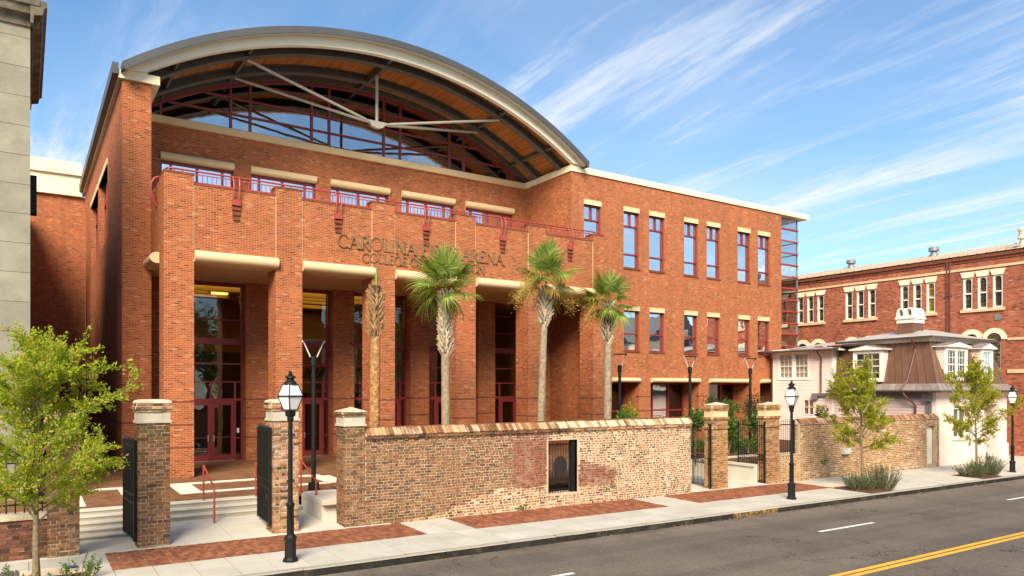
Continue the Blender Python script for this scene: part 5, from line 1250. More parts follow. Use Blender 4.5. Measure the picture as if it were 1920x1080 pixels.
panels(flo[3], flo[0], flm[3], flm[0], 17, 'eave_panel', 'flare_roof', .02)
panels(flo[0], flo[1], flm[0], flm[1], 19, 'eave_panel', 'flare_roof', .02)
m_ = MB(); m_.poly([HP(-.40, -.40, FL - .02), HP(LX + .4, -.4, FL - .02), HP(LX + .4, LB, FL - .02), HP(-.4, LB, FL - .02)]); ppart(m_, 'eave_soffit', 'white_paint')
m_ = MB(); m_.path([HP(-.46, LB, FL - .02), HP(-.46, -.46, FL - .02), HP(LX + .46, -.46, FL - .02), HP(LX + .46, LB, FL - .02)], .055, 8); ppart(m_, 'gutter', 'dark_gutter')
m_ = MB(); m_.quad(foot[1], foot[2], top[2], top[1]); m_.quad(foot[2], foot[3], top[3], top[2]); ppart(m_, 'rear_roof', 'copper_roof')
# low hipped top roof with wide eaves
e0 = [HP(.30, .38, 5.86), HP(LX - .15, .38, 5.86), HP(LX - .15, LB, 5.86), HP(.30, LB, 5.86)]
pk = [HP(2.4, 2.6, 6.42), HP(LX - 2.4, 2.6, 6.42)]
m_ = MB(); m_.poly([e0[0], e0[1], pk[1], pk[0]]); m_.poly([e0[1], e0[2], pk[1]]); m_.poly([e0[2], e0[3], pk[0], pk[1]]); m_.poly([e0[3], e0[0], pk[0]]); ppart(m_, 'hip_roof', 'grey_roof')
m_ = MB(); lo = [(p[0], p[1], 5.76) for p in e0]
for e in range(4): m_.quad(e0[e], e0[(e + 1) % 4], lo[(e + 1) % 4], lo[e])
ppart(m_, 'gutter', 'dark_gutter')
m_ = MB(); m_.poly([(p[0], p[1], 5.765) for p in e0]); ppart(m_, 'eave_soffit', 'white_paint')
m_ = MB(); t2 = [lerp(lerp(p, q, .0), p, 0) for p, q in zip(top, top)]
for e in range(4):
    p, q = top[e], top[(e + 1) % 4]; m_.quad(p, q, (q[0], q[1], 5.77), (p[0], p[1], 5.77))
ppart(m_, 'frieze', 'white_paint')
# dormers on the street side
def dormer(x0, x1, yf, zb, zt, zp, two, yb, left=False):
    """box dormer with gabled hood; left=True looks along -x instead"""
    def Q(a, d, z): return (a, yf + d, z) if not left else (yf + d, a, z)
    def bx(mb, a0, a1, d0, d1, z0, z1):
        p, q = Q(a0, d0, z0), Q(a1, d1, z1); return mb.box(min(p[0], q[0]), max(p[0], q[0]), min(p[1], q[1]), max(p[1], q[1]), z0, z1)
    body = MB(); fw = .16
    bx(body, x0, x0 + fw, 0, .1, zb, zt); bx(body, x1 - fw, x1, 0, .1, zb, zt); bx(body, x0 + fw, x1 - fw, 0, .1, zb, zb + .14); bx(body, x0 + fw, x1 - fw, 0, .1, zt - .16, zt)
    cols = [(x0 + fw, x1 - fw)] if not two else [(x0 + fw, (x0 + x1) / 2 - .06), ((x0 + x1) / 2 + .06, x1 - fw)]
    if two: bx(body, (x0 + x1) / 2 - .06, (x0 + x1) / 2 + .06, 0, .1, zb + .14, zt - .16)
    dm = ppart(body, 'dormer', 'white_paint')
    n = 12
    for sd in (0, 1):
      ck = MB()
      for k in range(n):
        z0, z1 = zb + (zt - zb) * k / n, zb + (zt - zb) * (k + 1) / n - .012
        dd = yb * (k + 1) / n + .12
        if sd == 0: bx(ck, x0 + .012, x0 + .05, .101, dd, z0, z1)
        else: bx(ck, x1 - .05, x1 - .012, .101, dd, z0, z1)
      ppart(ck, 'cheek', 'pink_paint', dm, kind='stuff')
    bk = MB(); bx(bk, x0 + .06, x1 - .06, .35, .4, zb, zt); ppart(bk, 'blind', 'curtain', dm)
    for (c0, c1) in cols:
        h0, h1 = zb + .14, zt - .16; hm = (h0 + h1) / 2
        sh = MB(); bx(sh, c0, c0 + .035, .04, .08, h0, h1); bx(sh, c1 - .035, c1, .04, .08, h0, h1); bx(sh, c0 + .035, c1 - .035, .04, .08, hm - .025, hm + .025); bx(sh, c0 + .035, c1 - .035, .04, .08, h0, h0 + .045); bx(sh, c0 + .035, c1 - .035, .04, .08, h1 - .04, h1)
        nx = 3 if c1 - c0 < .75 else 3
        for q in range(1, nx): xx = c0 + (c1 - c0) * q / nx; bx(sh, xx - .011, xx + .011, .045, .075, h0 + .045, h1 - .04)
        for q in (.25, .75): zz = h0 + (h1 - h0) * q; bx(sh, c0 + .035, c1 - .035, .047, .073, zz - .011, zz + .011)
        ppart(sh, 'sash', 'white_paint', dm)
        gl = MB(); p = [Q(c0, .06, h0), Q(c1, .06, h0), Q(c1, .06, h1), Q(c0, .06, h1)]; gl.quad(*p); ppart(gl, 'pane', 'glass_house', dm)
    hd = MB(); o = .16; c = (x0 + x1) / 2
    tri = [(x0 - o, zt), (x1 + o, zt), (x1 + o, zt + .07), (c, zp), (x0 - o, zt + .07)]
    hd.prism(tri, 'y' if not left else 'x', yf - .12, yf + yb * 1.15); ppart(hd, 'hood', 'white_paint', dm)
    rf = MB()
    for s in (0, 1):
        a_, b_ = (x0 - o - .03, c) if s == 0 else (x1 + o + .03, c)
        rf.quad(Q(a_, -.15, zt + .08), Q(b_, -.15, zp + .015), Q(b_, yb * 1.2, zp + .015), Q(a_, yb * 1.2, zt + .08))
    ppart(rf, 'hood_roof', 'flare_roof', dm)
dormer(35.72, 37.75, 17.3, 3.72, 5.34, 5.58, True, .62)
dormer(39.15, 40.35, 17.3, 3.72, 5.34, 5.62, False, .62)
# left dormer sits on the side slope: place along the skewed wall
dm0 = len(COL.objects); before = set(COL.objects)
dormer(20.0, 21.55, 35.12, 3.72, 5.3, 5.55, False, .8, left=True)
# pink clapboard rear wing
RWX, RY0, RY1 = 35.74, 23.1, 26.75
rp_ = PL('x', RWX)
m_ = MB(); rwin = (24.55, 26.35, 3.95, 5.3); wall_grid(m_, rp_, RY0, RY1, -.4, 5.55, .2, [rwin, (24.2, 24.75, 2.0, 2.75)]); m_.box(RWX + .2, 38.5, RY0, RY0 + .1, -.4, 5.55); ppart(m_, 'rear_wing_wall', 'pink_paint')
m_ = MB()
k = 0
while 1.4 + k * .135 < 5.5:
    z = 1.4 + k * .135; k += 1
    segs = [(RY0, RY1)]
    if z + .135 > rwin[2] - .12 and z < rwin[3] + .12: segs = [(RY0, rwin[0] - .13), (rwin[1] + .13, RY1)]
    elif z + .1 > 1.95 and z < 2.8: segs = [(RY0, 24.1), (24.85, RY1)]
    for a, b in segs: m_.add([(RWX - .028, a, z), (RWX - .028, b, z), (RWX - .006, b, z + .135), (RWX - .006, a, z + .135), (RWX, a, z), (RWX, b, z)], [(0, 1, 2, 3), (0, 4, 5, 1)])
ppart(m_, 'clapboards', 'pink_paint', kind='stuff')
m_ = MB(); rp_.box(m_, RY1 - .02, RY1 + .1, -.4, 5.55, -.04, .2); rp_.box(m_, RY0 - .1, RY0 + .02, -.4, 5.55, -.05, .2); ppart(m_, 'corner_board', 'white_paint')
f_ = MB(); a, b, c, d = rwin
for q in ((a - .12, a, c - .1, d + .12), (b, b + .12, c - .1, d + .12), (a, b, d, d + .12), (a, b, c - .1, c), ((a + b) / 2 - .09, (a + b) / 2 + .09, c, d)): rp_.box(f_, *q, -.045, .1)
f_ = ppart(f_, 'window', 'white_paint')
for (s0, s1) in ((a, (a + b) / 2 - .09), ((a + b) / 2 + .09, b)):
    sh = MB()
    for q in ((s0, s0 + .04, c, d), (s1 - .04, s1, c, d), (s0 + .04, s1 - .04, c, c + .05), (s0 + .04, s1 - .04, d - .04, d), (s0 + .04, s1 - .04, (c + d) / 2 - .03, (c + d) / 2 + .03)): rp_.box(sh, *q, .01, .06)
    for q in (1, 2): y_ = s0 + (s1 - s0) * q / 3; rp_.box(sh, y_ - .011, y_ + .011, c + .05, d - .04, .015, .05)
    for q in (.25, .75): z_ = c + (d - c) * q; rp_.box(sh, s0 + .04, s1 - .04, z_ - .011, z_ + .011, .017, .048)
    ppart(sh, 'sash', 'white_paint', f_)
    m_ = MB(); rp_.quad(m_, s0, s1, c, d, .04); ppart(m_, 'pane', 'glass_house', f_)
m_ = MB(); rp_.box(m_, a, b, c, d, .12, .14); ppart(m_, 'blind', 'curtain')
f_ = MB()
for q in ((24.12, 24.2, 1.94, 2.82), (24.75, 24.83, 1.94, 2.82), (24.2, 24.75, 2.75, 2.82), (24.2, 24.75, 1.94, 2.0), (24.46, 24.49, 2.0, 2.75), (24.2, 24.75, 2.36, 2.39)): rp_.box(f_, *q, -.04, .06)
f_ = ppart(f_, 'window', 'white_paint'); m_ = MB(); rp_.quad(m_, 24.2, 24.75, 2.0, 2.75, .03); ppart(m_, 'pane', 'glass_house', f_)
m_ = MB(); m_.add([(RWX - .45, RY0 - .6, 5.50), (RWX - .45, RY1 + .25, 5.50), (RWX + 2.2, RY1 + .25, 5.76), (RWX + 2.2, RY0 - .6, 5.76)], [(0, 1, 2, 3)]); m_.add([(RWX - .1, RY0 - 2.0, 5.72), (RWX - .1, RY0 + 2.6, 5.62), (RWX + 2.2, RY0 + 1.6, 5.98), (RWX + 2.2, RY0 - 1.2, 5.98)], [(0, 1, 2, 3)]); ppart(m_, 'rear_wing_roof', 'grey_roof')
m_ = MB(); m_.box(RWX - .43, RWX + .3, RY0 - .6, RY1 + .24, 5.40, 5.47); ppart(m_, 'eave_soffit', 'white_paint')
m_ = MB(); m_.path([(RWX - .5, RY0 - .65, 5.45), (RWX - .5, RY1 + .3, 5.45)], .06, 8); ppart(m_, 'gutter', 'dark_gutter')
def pipe(pts, mat='downpipe', r=.045): m_ = MB(); m_.path(pts, r, 8); ppart(m_, 'downpipe', mat, smooth=True)
pipe([(RWX - .5, RY1 + .12, 5.4), (RWX - .2, RY1 + .05, 5.2), (RWX - .09, RY1 + .05, 5.1), (RWX - .09, RY1 + .05, -.2)])
pipe([(RWX - .48, 23.7, 5.42), (RWX - .4, 23.7, 5.3), (RWX - .1, 23.7, 5.0), (RWX - .1, 23.7, 3.2), (RWX - .25, 23.75, 3.0)])
pipe([HP(.1, 1.3, 5.8), HP(.15, 1.3, 5.6), HP(.5, 1.35, 5.3), HP(.0, 1.5, 3.75), HP(-.35, 1.6, 3.4), HP(-.42, 1.6, 3.3)])
pipe([HP(-.44, 1.45, 3.25), HP(-.44, 1.4, 3.1), HP(-.1, 1.0, 2.6), HP(-.08, 1.0, .0)])
m_ = MB()
for dz in (0, .1, .2): m_.path([(RWX - .09, 24.0, 2.98 + dz * .6), (RWX - .09, 23.1, 2.98 + dz * .6), HP(-.07, 4.8, 2.95 + dz), HP(-.07, .6, 2.95 + dz)], .04, 8)
for q in (0, .1, .2): m_.tube(HP(-.07, .42 - q, 2.9), HP(-.07, .42 - q, .2), .035, n=8)
ppart(m_, 'conduits', 'conduit', smooth=True)
m_ = MB(); m_.obox(HP(-.1, .4, 2.98), (.18, .45, .38), Matrix.Rotation(-A10, 3, 'Z')); ppart(m_, 'junction_box', 'conduit'); m_ = MB(); m_.box(RWX - .22, RWX - .03, 23.9, 24.2, 2.8, 3.12); ppart(m_, 'junction_box', 'conduit')
# chimney with two arched holes
ch = Vector((36.75, 19.5, 0)); ca = MB()
def cbx(mb, w, d, z0, z1): return mb.box(ch.x - w, ch.x + w, ch.y - d, ch.y + d, z0, z1)
m_ = MB(); cbx(m_, .50, .38, 5.9, 6.62); cm = ppart(m_, 'chimney', 'copper_roof')
for w, d, z0, z1 in ((.53, .41, 6.62, 6.82), (.58, .46, 6.82, 6.92), (.55, .43, 6.92, 6.98)): m_ = MB(); cbx(m_, w, d, z0, z1); ppart(m_, 'chimney_neck', 'white_paint', cm)
for s in (-.21, .21):
    m_ = MB(); o_ = [(ch.y + s + .205 * math.cos(t), 7.12 + .26 * math.sin(t)) for t in [math.pi * k / 14 for k in range(15)]]; i_ = [(ch.y + s + .12 * math.cos(t), 7.08 + .24 * math.sin(t)) for t in [math.pi * k / 14 for k in range(15)]]
    poly = [(ch.y + s + .205, 6.98)] + o_ + [(ch.y + s - .205, 6.98), (ch.y + s - .12, 6.98)] + i_[::-1] + [(ch.y + s + .12, 6.98)]
    m_.prism(poly, 'x', ch.x - .53, ch.x + .53); ppart(m_, 'chimney_hood', 'white_paint', cm)
m_ = MB(); m_.box(ch.x + .1, ch.x + .2, ch.y - .33, ch.y + .33, 6.98, 7.26); ppart(m_, 'chimney_baffle', 'cap_stucco', cm)
# small palm leaves in front of the church come later
# ------------------------------------------------------------------ grey stone building at the left edge
SB = thing('stone_building', 'weathered grey stone building with dark heavy cornice cut off by the left edge', 'building', (-2, 23, 0))
SY, SXR = 22.3, .13
mb = MB(); mb.box(-10, SXR - .01, SY + .012, 29.0, -.4, 12.6); mb.build('masonry', M['mortar_dark'], SB)
sp_i = 0
for j in range(18):
    z0 = -.35 + j * .742; z1 = z0 + .742
    if z0 > 12.5: break
    x = SXR; k = 0
    while x > -5:
        w = (1.35 if (j + k) % 2 else .72); k += 1
        m_ = MB(); e = .006; m_.box(max(x - w, -9) + e, x - (e if x < SXR else 0), SY - rnd.uniform(0, .004), SY + .2, z0 + e, min(z1, 12.6) - e); m_.build('stone_block', M['stone_block'], SB); x -= w
prof = [(0, 12.55), (.06, 12.55), (.08, 12.75), (.26, 12.8), (.30, 12.98), (.36, 13.0), (.36, 13.14), (0, 13.2)]
m_ = MB(); m_.prism([(SY - p[0], p[1]) for p in prof], 'x', -10, SXR + .2); m_.build('front_cornice', M['stone_cornice'], SB)
m_ = MB(); m_.prism([(SXR + p[0], p[1]) for p in prof], 'y', SY - .34, 28.9); m_.build('side_cornice', M['stone_cornice'], SB)
m_ = MB(); m_.box(-10, SXR - .06, 29.002, 38.0, -.4, 9.5); m_.build('shade_block', M['stone_block'], SB); m_ = MB(); m_.box(-10, SXR - .06, 38.002, 44.0, -.4, 12.2); m_.build('shade_block', M['stone_block'], SB)  # unseen blocks added to keep sun off the rear wing and lower side wall
m_ = MB(); m_.box(-10, SXR - .05, SY + .15, 28.8, 13.2, 14.6); m_.build('attic', M['stone_block'], SB)
m_ = MB(); m_.box(.16, .34, 28.0, 28.5, 9.0, 10.2); m_.build('wall_box', M['iron'], SB)
# ------------------------------------------------------------------ houses over the road, only seen mirrored in the glass
def far_house(x, y, w, d, h, label, mat):
    t = thing('house', label, 'house', (x, y, 0), 'houses across the street')
    mb = MB(); mb.box(x, x + w, y - d, y, -.4, h); mb.build('walls', M[mat], t)
    m_ = MB(); m_.prism([(x - .4, h), (x + w + .4, h), (x + w / 2, h + w * .33)], 'y', y - d - .3, y + .3); m_.build('roof', M['slate_far'], t)
    for i in range(3):
        for z in (.9, 3.9):
            xx = x + w * (i + .5) / 3; f_ = MB(); f_.box(xx - .6, xx + .6, y + .002, y + .06, z, z + 1.9); f_ = f_.build('window', M['white_paint'], t)
            g_ = MB(); g_.box(xx - .48, xx + .48, y + .061, y + .08, z + .1, z + 1.8); g_.build('pane', M['letter_dark'], f_)
far_house(2, -9, 9.5, 10, 7.4, 'pale grey clapboard house across the street, behind the camera', 'siding_far')
far_house(15, -10, 10, 10, 8.2, 'cream house across the street opposite the portico', 'cream_paint')
far_house(28, -9.5, 9, 10, 7.0, 'white house across the street opposite the wing', 'white_paint')
far_house(48, -9.5, 11, 12, 8.6, 'tall grey green house across the street beyond the wing', 'siding_far')
far_house(62, -9.5, 11, 12, 9.0, 'tall cream house across the street farthest to the right', 'cream_paint')
far_house(76, -9.5, 11, 12, 8.5, 'tall white house across the street at the far corner', 'white_paint')
far_house(-12, -10, 9, 10, 6.5, 'brick house across the street to the far left', 'church_brick')
# ------------------------------------------------------------------ street lamps
def street_lamp(name_loc, label):
    t = thing('street_lamp', label, 'street lamp', (0, 0, 0), 'black lantern street lamps')
    b = MB(); b.lathe([(.15, 0), (.15, .04), (.115, .08), (.11, .40), (.125, .43), (.125, .47), (.08, .52)], n=8); b.build('base', M['iron'], t)
    b = MB(); b.lathe([(.072, .5), (.066, 1.06), (.082, 1.08), (.082, 1.12), (.047, 1.16), (.042, 2.72), (.06, 2.74), (.065, 2.80), (.05, 2.86)], n=14); b.build('post', M['iron'], t, smooth=True)
    b = MB(); b.lathe([(.085, 2.82), (.10, 2.86), (.10, 2.93)], n=4, a0=R(45 + 20)); b.build('lantern_foot', M['iron'], t)
    a0 = R(45 + 22); s2 = math.sqrt(2)
    lo, md, hi = (.088 * s2, 2.95), (.168 * s2, 3.22), (.098 * s2, 3.45)
    def P(r, z, k): a = a0 + k * math.pi / 2; return Vector((r * math.cos(a), r * math.sin(a), z))
    fr = MB()
    for k in range(4):
        fr.tube(P(*lo, k), P(*md, k), .011, n=6); fr.tube(P(*md, k), P(*hi, k), .011, n=6)
        for q in (lo, hi): fr.tube(P(*q, k), P(*q, k + 1), .013, n=6)
        fr.tube(P(*md, k), P(*md, k + 1), .016, n=6)
    fr.build('lantern_frame', M['iron'], t)
    for k in range(4):
        for (q0, q1) in ((lo, md), (md, hi)):
            g = MB(); f = .985; g.quad(*[tuple(v) for v in (P(q0[0] * f, q0[1], k), P(q0[0] * f, q0[1], k + 1), P(q1[0] * f, q1[1], k + 1), P(q1[0] * f, q1[1], k))]); g.build('pane', M['lantern_glass'], t)
    b = MB(); b.lathe([(.135, 3.445), (.115, 3.49), (.072, 3.53), (.07, 3.56), (.11, 3.575), (.10, 3.60), (.05, 3.63), (.03, 3.65), (.04, 3.67), (.03, 3.70), (.002, 3.72)], n=12); b.build('cap', M['iron'], t, smooth=True)
    t.location = name_loc; return t
L1 = street_lamp((4.33, 14.34, G(4.33, 14.34)), 'nearest black lantern street lamp, before the pale brick pillar')
L2 = copy_tree(L1, None, (20.05, 14.35, G(20, 14.35))); L2['label'] = 'middle black lantern street lamp, before the two far gates'
L3 = copy_tree(L1, None, (35.1, 14.3, G(35.1, 14.3) - .02)); L3['label'] = 'farthest black lantern street lamp, beside the pink house corner'
# ------------------------------------------------------------------ modern poles with V arms
def plaza_light(loc, label):
    t = thing('plaza_light', label, 'light pole', (0, 0, 0), 'black poles with V shaped arms')
    b = MB(); b.lathe([(.15, 0), (.15, .2), (.065, .21), (.06, 3.46), (.085, 3.48), (.085, 3.72), (.06, 3.74)], n=14); b.build('pole', M['iron'], t, smooth=True)
    for s in (-1, 1):
        b = MB(); b.tube((s * .09, 0, 3.72), (s * .27, 0, 4.14), .018, n=8); b.build('arm', M['meter_grey'], t)
        b = MB(); b.lathe([(.035, 4.12), (.045, 4.15), (.02, 4.19)], (s * .28, 0, 0), 8); b.build('arm_tip', M['meter_grey'], t)
    b = MB(); b.lathe([(.02, 4.15), (.30, 4.16), (.31, 4.175), (.28, 4.19), (.02, 4.20)], n=20); b.build('reflector', M['dark_plate'], t, smooth=True)
    t.location = loc; t.rotation_euler = (0, 0, R(-14)); return t
P1 = plaza_light((6.75, 20.2, PZ(6, 20.2)), 'black pole light with V arms standing behind the nearest lamp on the forecourt')
for (x, y, lb) in ((19.75, 22, 'black pole light with V arms nearest the palms before the wing'), (23.75, 22, 'middle black pole light with V arms before the brick wing'), (27.7, 22, 'black pole light with V arms nearest the pink house')):
    c = copy_tree(P1, None, (x, y, PZ(x, y))); c['label'] = lb
# ------------------------------------------------------------------ handrails
def handrail(x, y0, y1, z0, z1, label):
    b = MB(); b.path([(x, y0, z0 - .02), (x, y0, z0 + .80), (x, y0 + .05, z0 + .88), (x, y1 - .08, z1 + .86), (x, y1 - .02, z1 + .88), (x, y1, z1 + .80), (x, y1, z1 - .03)], .024, 8)
    o = b.build('handrail', M['rail_red'], None, smooth=True, loc=(x, y0, z0)); tag(o, label, 'handrail', 'red handrails on the entrance steps')
handrail(3.8, 18.63, 19.9, .15, .56, 'red handrail on the steps right of the tall brown pillar')
handrail(5.08, 18.63, 19.85, .15, .56, 'red handrail half hidden behind the gate on the pale pillar')
handrail(6.28, 18.6, 19.85, .15, .56, 'red handrail beside the concrete planter block')
handrail(2.1, 18.4, 20.6, .06, .56, 'red handrail behind the gate on the tall brown pillar')
b = MB(); b.path([(21.9, 19.3, .0), (21.9, 19.3, .75), (21.85, 19.4, .88), (21.6, 19.9, .9)], .024, 8); tag(b.build('handrail', M['rail_red'], None, smooth=True, loc=(21.9, 19.3, 0)), 'short curved red handrail seen between the two tan pillars', 'handrail')
# ------------------------------------------------------------------ foliage helpers
def mesh_np(name, V, F, mat):
    me = bpy.data.meshes.new(name); V = np.asarray(V, dtype=np.float32); F = np.asarray(F, dtype=np.int32)
    me.vertices.add(len(V)); me.vertices.foreach_set('co', V.ravel())
    k = F.shape[1]; me.loops.add(F.size); me.loops.foreach_set('vertex_index', F.ravel())
    me.polygons.add(len(F)); me.polygons.foreach_set('loop_start', np.arange(0, F.size, k, dtype=np.int32))
    me.update(calc_edges=True); me.materials.append(mat); return me
def leaves(P, D, size, rs, aspect=.5, up=.35):
    """diamond leaves at points P, pointing roughly along D"""
    n = len(P); d = D + rs.normal(0, .55, (n, 3)); d /= np.linalg.norm(d, axis=1)[:, None] + 1e-9
    w = rs.normal(0, 1, (n, 3)); w[:, 2] *= up; s = np.cross(d, w); s /= np.linalg.norm(s, axis=1)[:, None] + 1e-9
    L = size * rs.uniform(.65, 1.3, n)[:, None]
    nrm = np.cross(d, s)
    a, b, c, e = P, P + d * L * .45 + s * L * aspect * .5 + nrm * L * .06, P + d * L, P + d * L * .45 - s * L * aspect * .5 + nrm * L * .06
    V = np.stack([a, b, c, e], 1).reshape(-1, 3); F = np.arange(4 * n).reshape(n, 4); return V, F
def street_tree(loc, H, z_lo, rad, seed, nleaf, lsize, mat, label, trunk_r=.055, lean=(0, 0), nb=34):
    rs = np.random.RandomState(seed); t = thing('street_tree', label, 'tree', loc, 'young street trees in the pavement')
    o = Vector(loc); tr = MB(); pts = []
    for k in range(9):
        f = k / 8; pts.append((o.x + lean[0] * f + .03 * math.sin(3 * f + seed), o.y + lean[1] * f + .03 * math.cos(4 * f + seed), o.z - .05 + f * H * .93))
    tr.path(pts, [trunk_r * (1 - .88 * (k / 8)) * (1.25 if k == 0 else 1) for k in range(9)], 8); tr.build('trunk', M['bark_thin'], t, smooth=True)
    br = MB(); LP = []; LD = []; zl = z_lo / H * .74
    def at(f): i = min(7, int(f * 8)); g = f * 8 - i; return Vector(pts[i]).lerp(Vector(pts[i + 1]), g)
    for b in range(nb):
        f = zl + (1 - zl) * (b + .5) / nb * .97; p0 = at(min(f, .995)); az = b * 2.39996 + rs.uniform(-.4, .4)
        fr = (f - zl) / (1 - zl)
        ln = rad * (.98 * (1 - fr) ** .58 * min(1, .66 + fr * 1.6) + .24) * rs.uniform(.5, 1.32)
        el = R(24 + 42 * fr + rs.uniform(-9, 12)); d = Vector((math.cos(az) * math.cos(el), math.sin(az) * math.cos(el), math.sin(el)))
        P_ = [p0]; n = 5
        for k in range(n):
            d = (d + Vector(rs.normal(0, .10, 3)) + Vector((0, 0, .05 if fr > .3 else -.02))).normalized(); P_.append(P_[-1] + d * ln / n)
        br.path(P_, [.016 * (1 - .8 * k / n) * (1.2 - .6 * fr) + .002 for k in range(n + 1)], 5)
        for k in range(int(7 + ln * 9)):
            q = .22 + .78 * rs.rand(); i = min(n - 1, int(q * n)); p = P_[i].lerp(P_[i + 1], q * n - i)
            e = (d + Vector(rs.normal(0, .75, 3)) + Vector((0, 0, .1))).normalized(); tl = rs.uniform(.14, .42) * (.6 + .5 * rad / 1.6)
            br.tube(p, p + e * tl, .004, .0015, 3)
            m = int(nleaf / (nb * 16) * rs.uniform(.6, 1.4)) + 2
            for _ in range(m):
                s = rs.rand(); LP.append(np.array(p + e * tl * s) + rs.normal(0, .03, 3)); LD.append(np.array(e))
    br.build('branches', M['bark_thin'], t)
    V, F = leaves(np.array(LP), np.array(LD), lsize, rs); link('crown', mesh_np('crown', V - np.array(o), F, M[mat]), t)
    return t
street_tree((.2, 15.2, G(.2, 15.2)), 4.0, 1.45, 1.72, 4, 29000, .056, 'leaf_bright', 'young bright green street tree at the left edge in front of the low wall', .062, nb=40)
street_tree((24.25, 14.55, G(24, 14.5)), 4.25, 1.85, 1.40, 9, 16000, .072, 'leaf_olive', 'young olive green tree rising from the first rosemary bed before the far wall', .055)
street_tree((32.2, 14.45, G(32, 14.5)), 4.4, 1.9, 1.45, 15, 14500, .074, 'leaf_olive', 'young yellow green tree before the pink house street wall', .055)
big_trees = []
for (x, y, H_, sd, lb) in ((12.6, -6.5, 11, 51, 'tall leafy tree across the street, mirrored in the first bay'), (27, -6.5, 9, 52, 'leafy tree across the street between two houses'), (40, -6.5, 10, 53, 'broad leafy tree across the street beyond the wing')):
    t = thing('street_tree', lb, 'tree', (x, y, -.1)); rs = np.random.RandomState(sd); tb = MB(); tb.path([(x, y, -.2), (x + .1, y, H_ * .3), (x, y + .1, H_ * .7)], [.25, .2, .08], 8)
    C = rs.normal(0, 1, (34, 3)) * np.array([1.5, 1.3, 1.6]) + np.array([x, y, H_ * .66]); k = rs.randint(0, 34, 5200)
    for c in C[:12]: tb.path([(x, y, H_ * .33), tuple((np.array([x, y, H_ * .4]) + c) / 2), tuple(c)], [.09, .06, .02], 5)
    tb.build('trunk', M['bark_grey'], t); d = rs.normal(0, 1, (5200, 3)); V, F = leaves(C[k] + d * .42, d, .26, rs); link('crown', mesh_np('crown', V - np.array([x, y, -.1]), F, M['leaf_green']), t)
# ------------------------------------------------------------------ planting beds with rosemary
for i, (a, b, c, d) in enumerate(beds):
    mb = MB(); n = 10; vs = []; fs = []
    for u in range(n + 1):
        for v in range(n + 1):
            x, y = a + (b - a) * u / n, c + (d - c) * v / n; e = min(u, v, n - u, n - v) / n
            vs.append((x, y, G(x, y) - .03 + .10 * min(1, e * 4) + rnd.uniform(-.012, .012)))
    for u in range(n):
        for v in range(n): fs.append((u * (n + 1) + v, (u + 1) * (n + 1) + v, (u + 1) * (n + 1) + v + 1, u * (n + 1) + v + 1))
    mb.add(vs, fs); mb.build('mulch_bed', M['mulch'], None, 'structure')
def spiky(loc, rx, ry, h, n, seed, mat, label, name='rosemary_bush', cat='bush', lsz=.055, group='rosemary clumps in the tree beds'):
    rs = np.random.RandomState(seed); t = thing(name, label, cat, loc, group); LP = []; LD = []; st = MB(); o = Vector(loc)
    for k in range(n):
        a = rs.rand() * 6.283; r = math.sqrt(rs.rand()); p = o + Vector((rx * .75 * r * math.cos(a), ry * .75 * r * math.sin(a), 0)); hh = h * rs.uniform(.55, 1.08) * (1 - .35 * r * r)
        e = Vector((math.cos(a) * r * rx * .55, math.sin(a) * r * ry * .55, hh)); p1 = p + e * .5; p2 = p + e + Vector((rs.normal(0, .05), rs.normal(0, .05), 0))
        st.path([p, p1, p2], [.006, .004, .002], 3, caps=False)
        for q in np.linspace(.12, 1, 15):
            pt = p.lerp(p1, q * 2) if q < .5 else p1.lerp(p2, q * 2 - 1)
            for _ in range(2): LP.append(np.array(pt)); LD.append(np.array(e.normalized()) * .9 + rs.normal(0, .45, 3))
    st.build('stems', M['bark_thin'], t); V, F = leaves(np.array(LP), np.array(LD), lsz, rs, .28); link('foliage', mesh_np('foliage', V - np.array(o), F, M[mat]), t)
    return t
spiky((23.95, 14.45, G(24, 14.4)), .42, .5, .62, 130, 21, 'leaf_rosemary', 'smaller dark rosemary clump left of the first bed tree trunk')
spiky((24.75, 14.15, G(24.7, 14.2)), .55, .5, .92, 170, 22, 'leaf_rosemary', 'tall spiky rosemary clump right of the first bed tree trunk')
spiky((31.75, 14.35, G(32, 14.4)), .42, .5, .62, 110, 23, 'leaf_rosemary', 'low rosemary clump left of the far tree trunk before the pink house')
spiky((32.75, 14.3, G(32.8, 14.4)), .65, .5, .85, 190, 24, 'leaf_rosemary', 'broad rosemary clump right of the far tree trunk near the last lamp')
spiky((.75, 14.9, G(.7, 15)), .35, .3, .42, 16, 25, 'leaf_green', 'small leafy shrub at the foot of the left tree', 'shrub', 'shrub', .07, None)
spiky((-.15, 14.75, G(0, 15)), .3, .3, .4, 12, 26, 'leaf_green', 'small leafy shrub in the bottom left corner', 'shrub', 'shrub', .07, None)
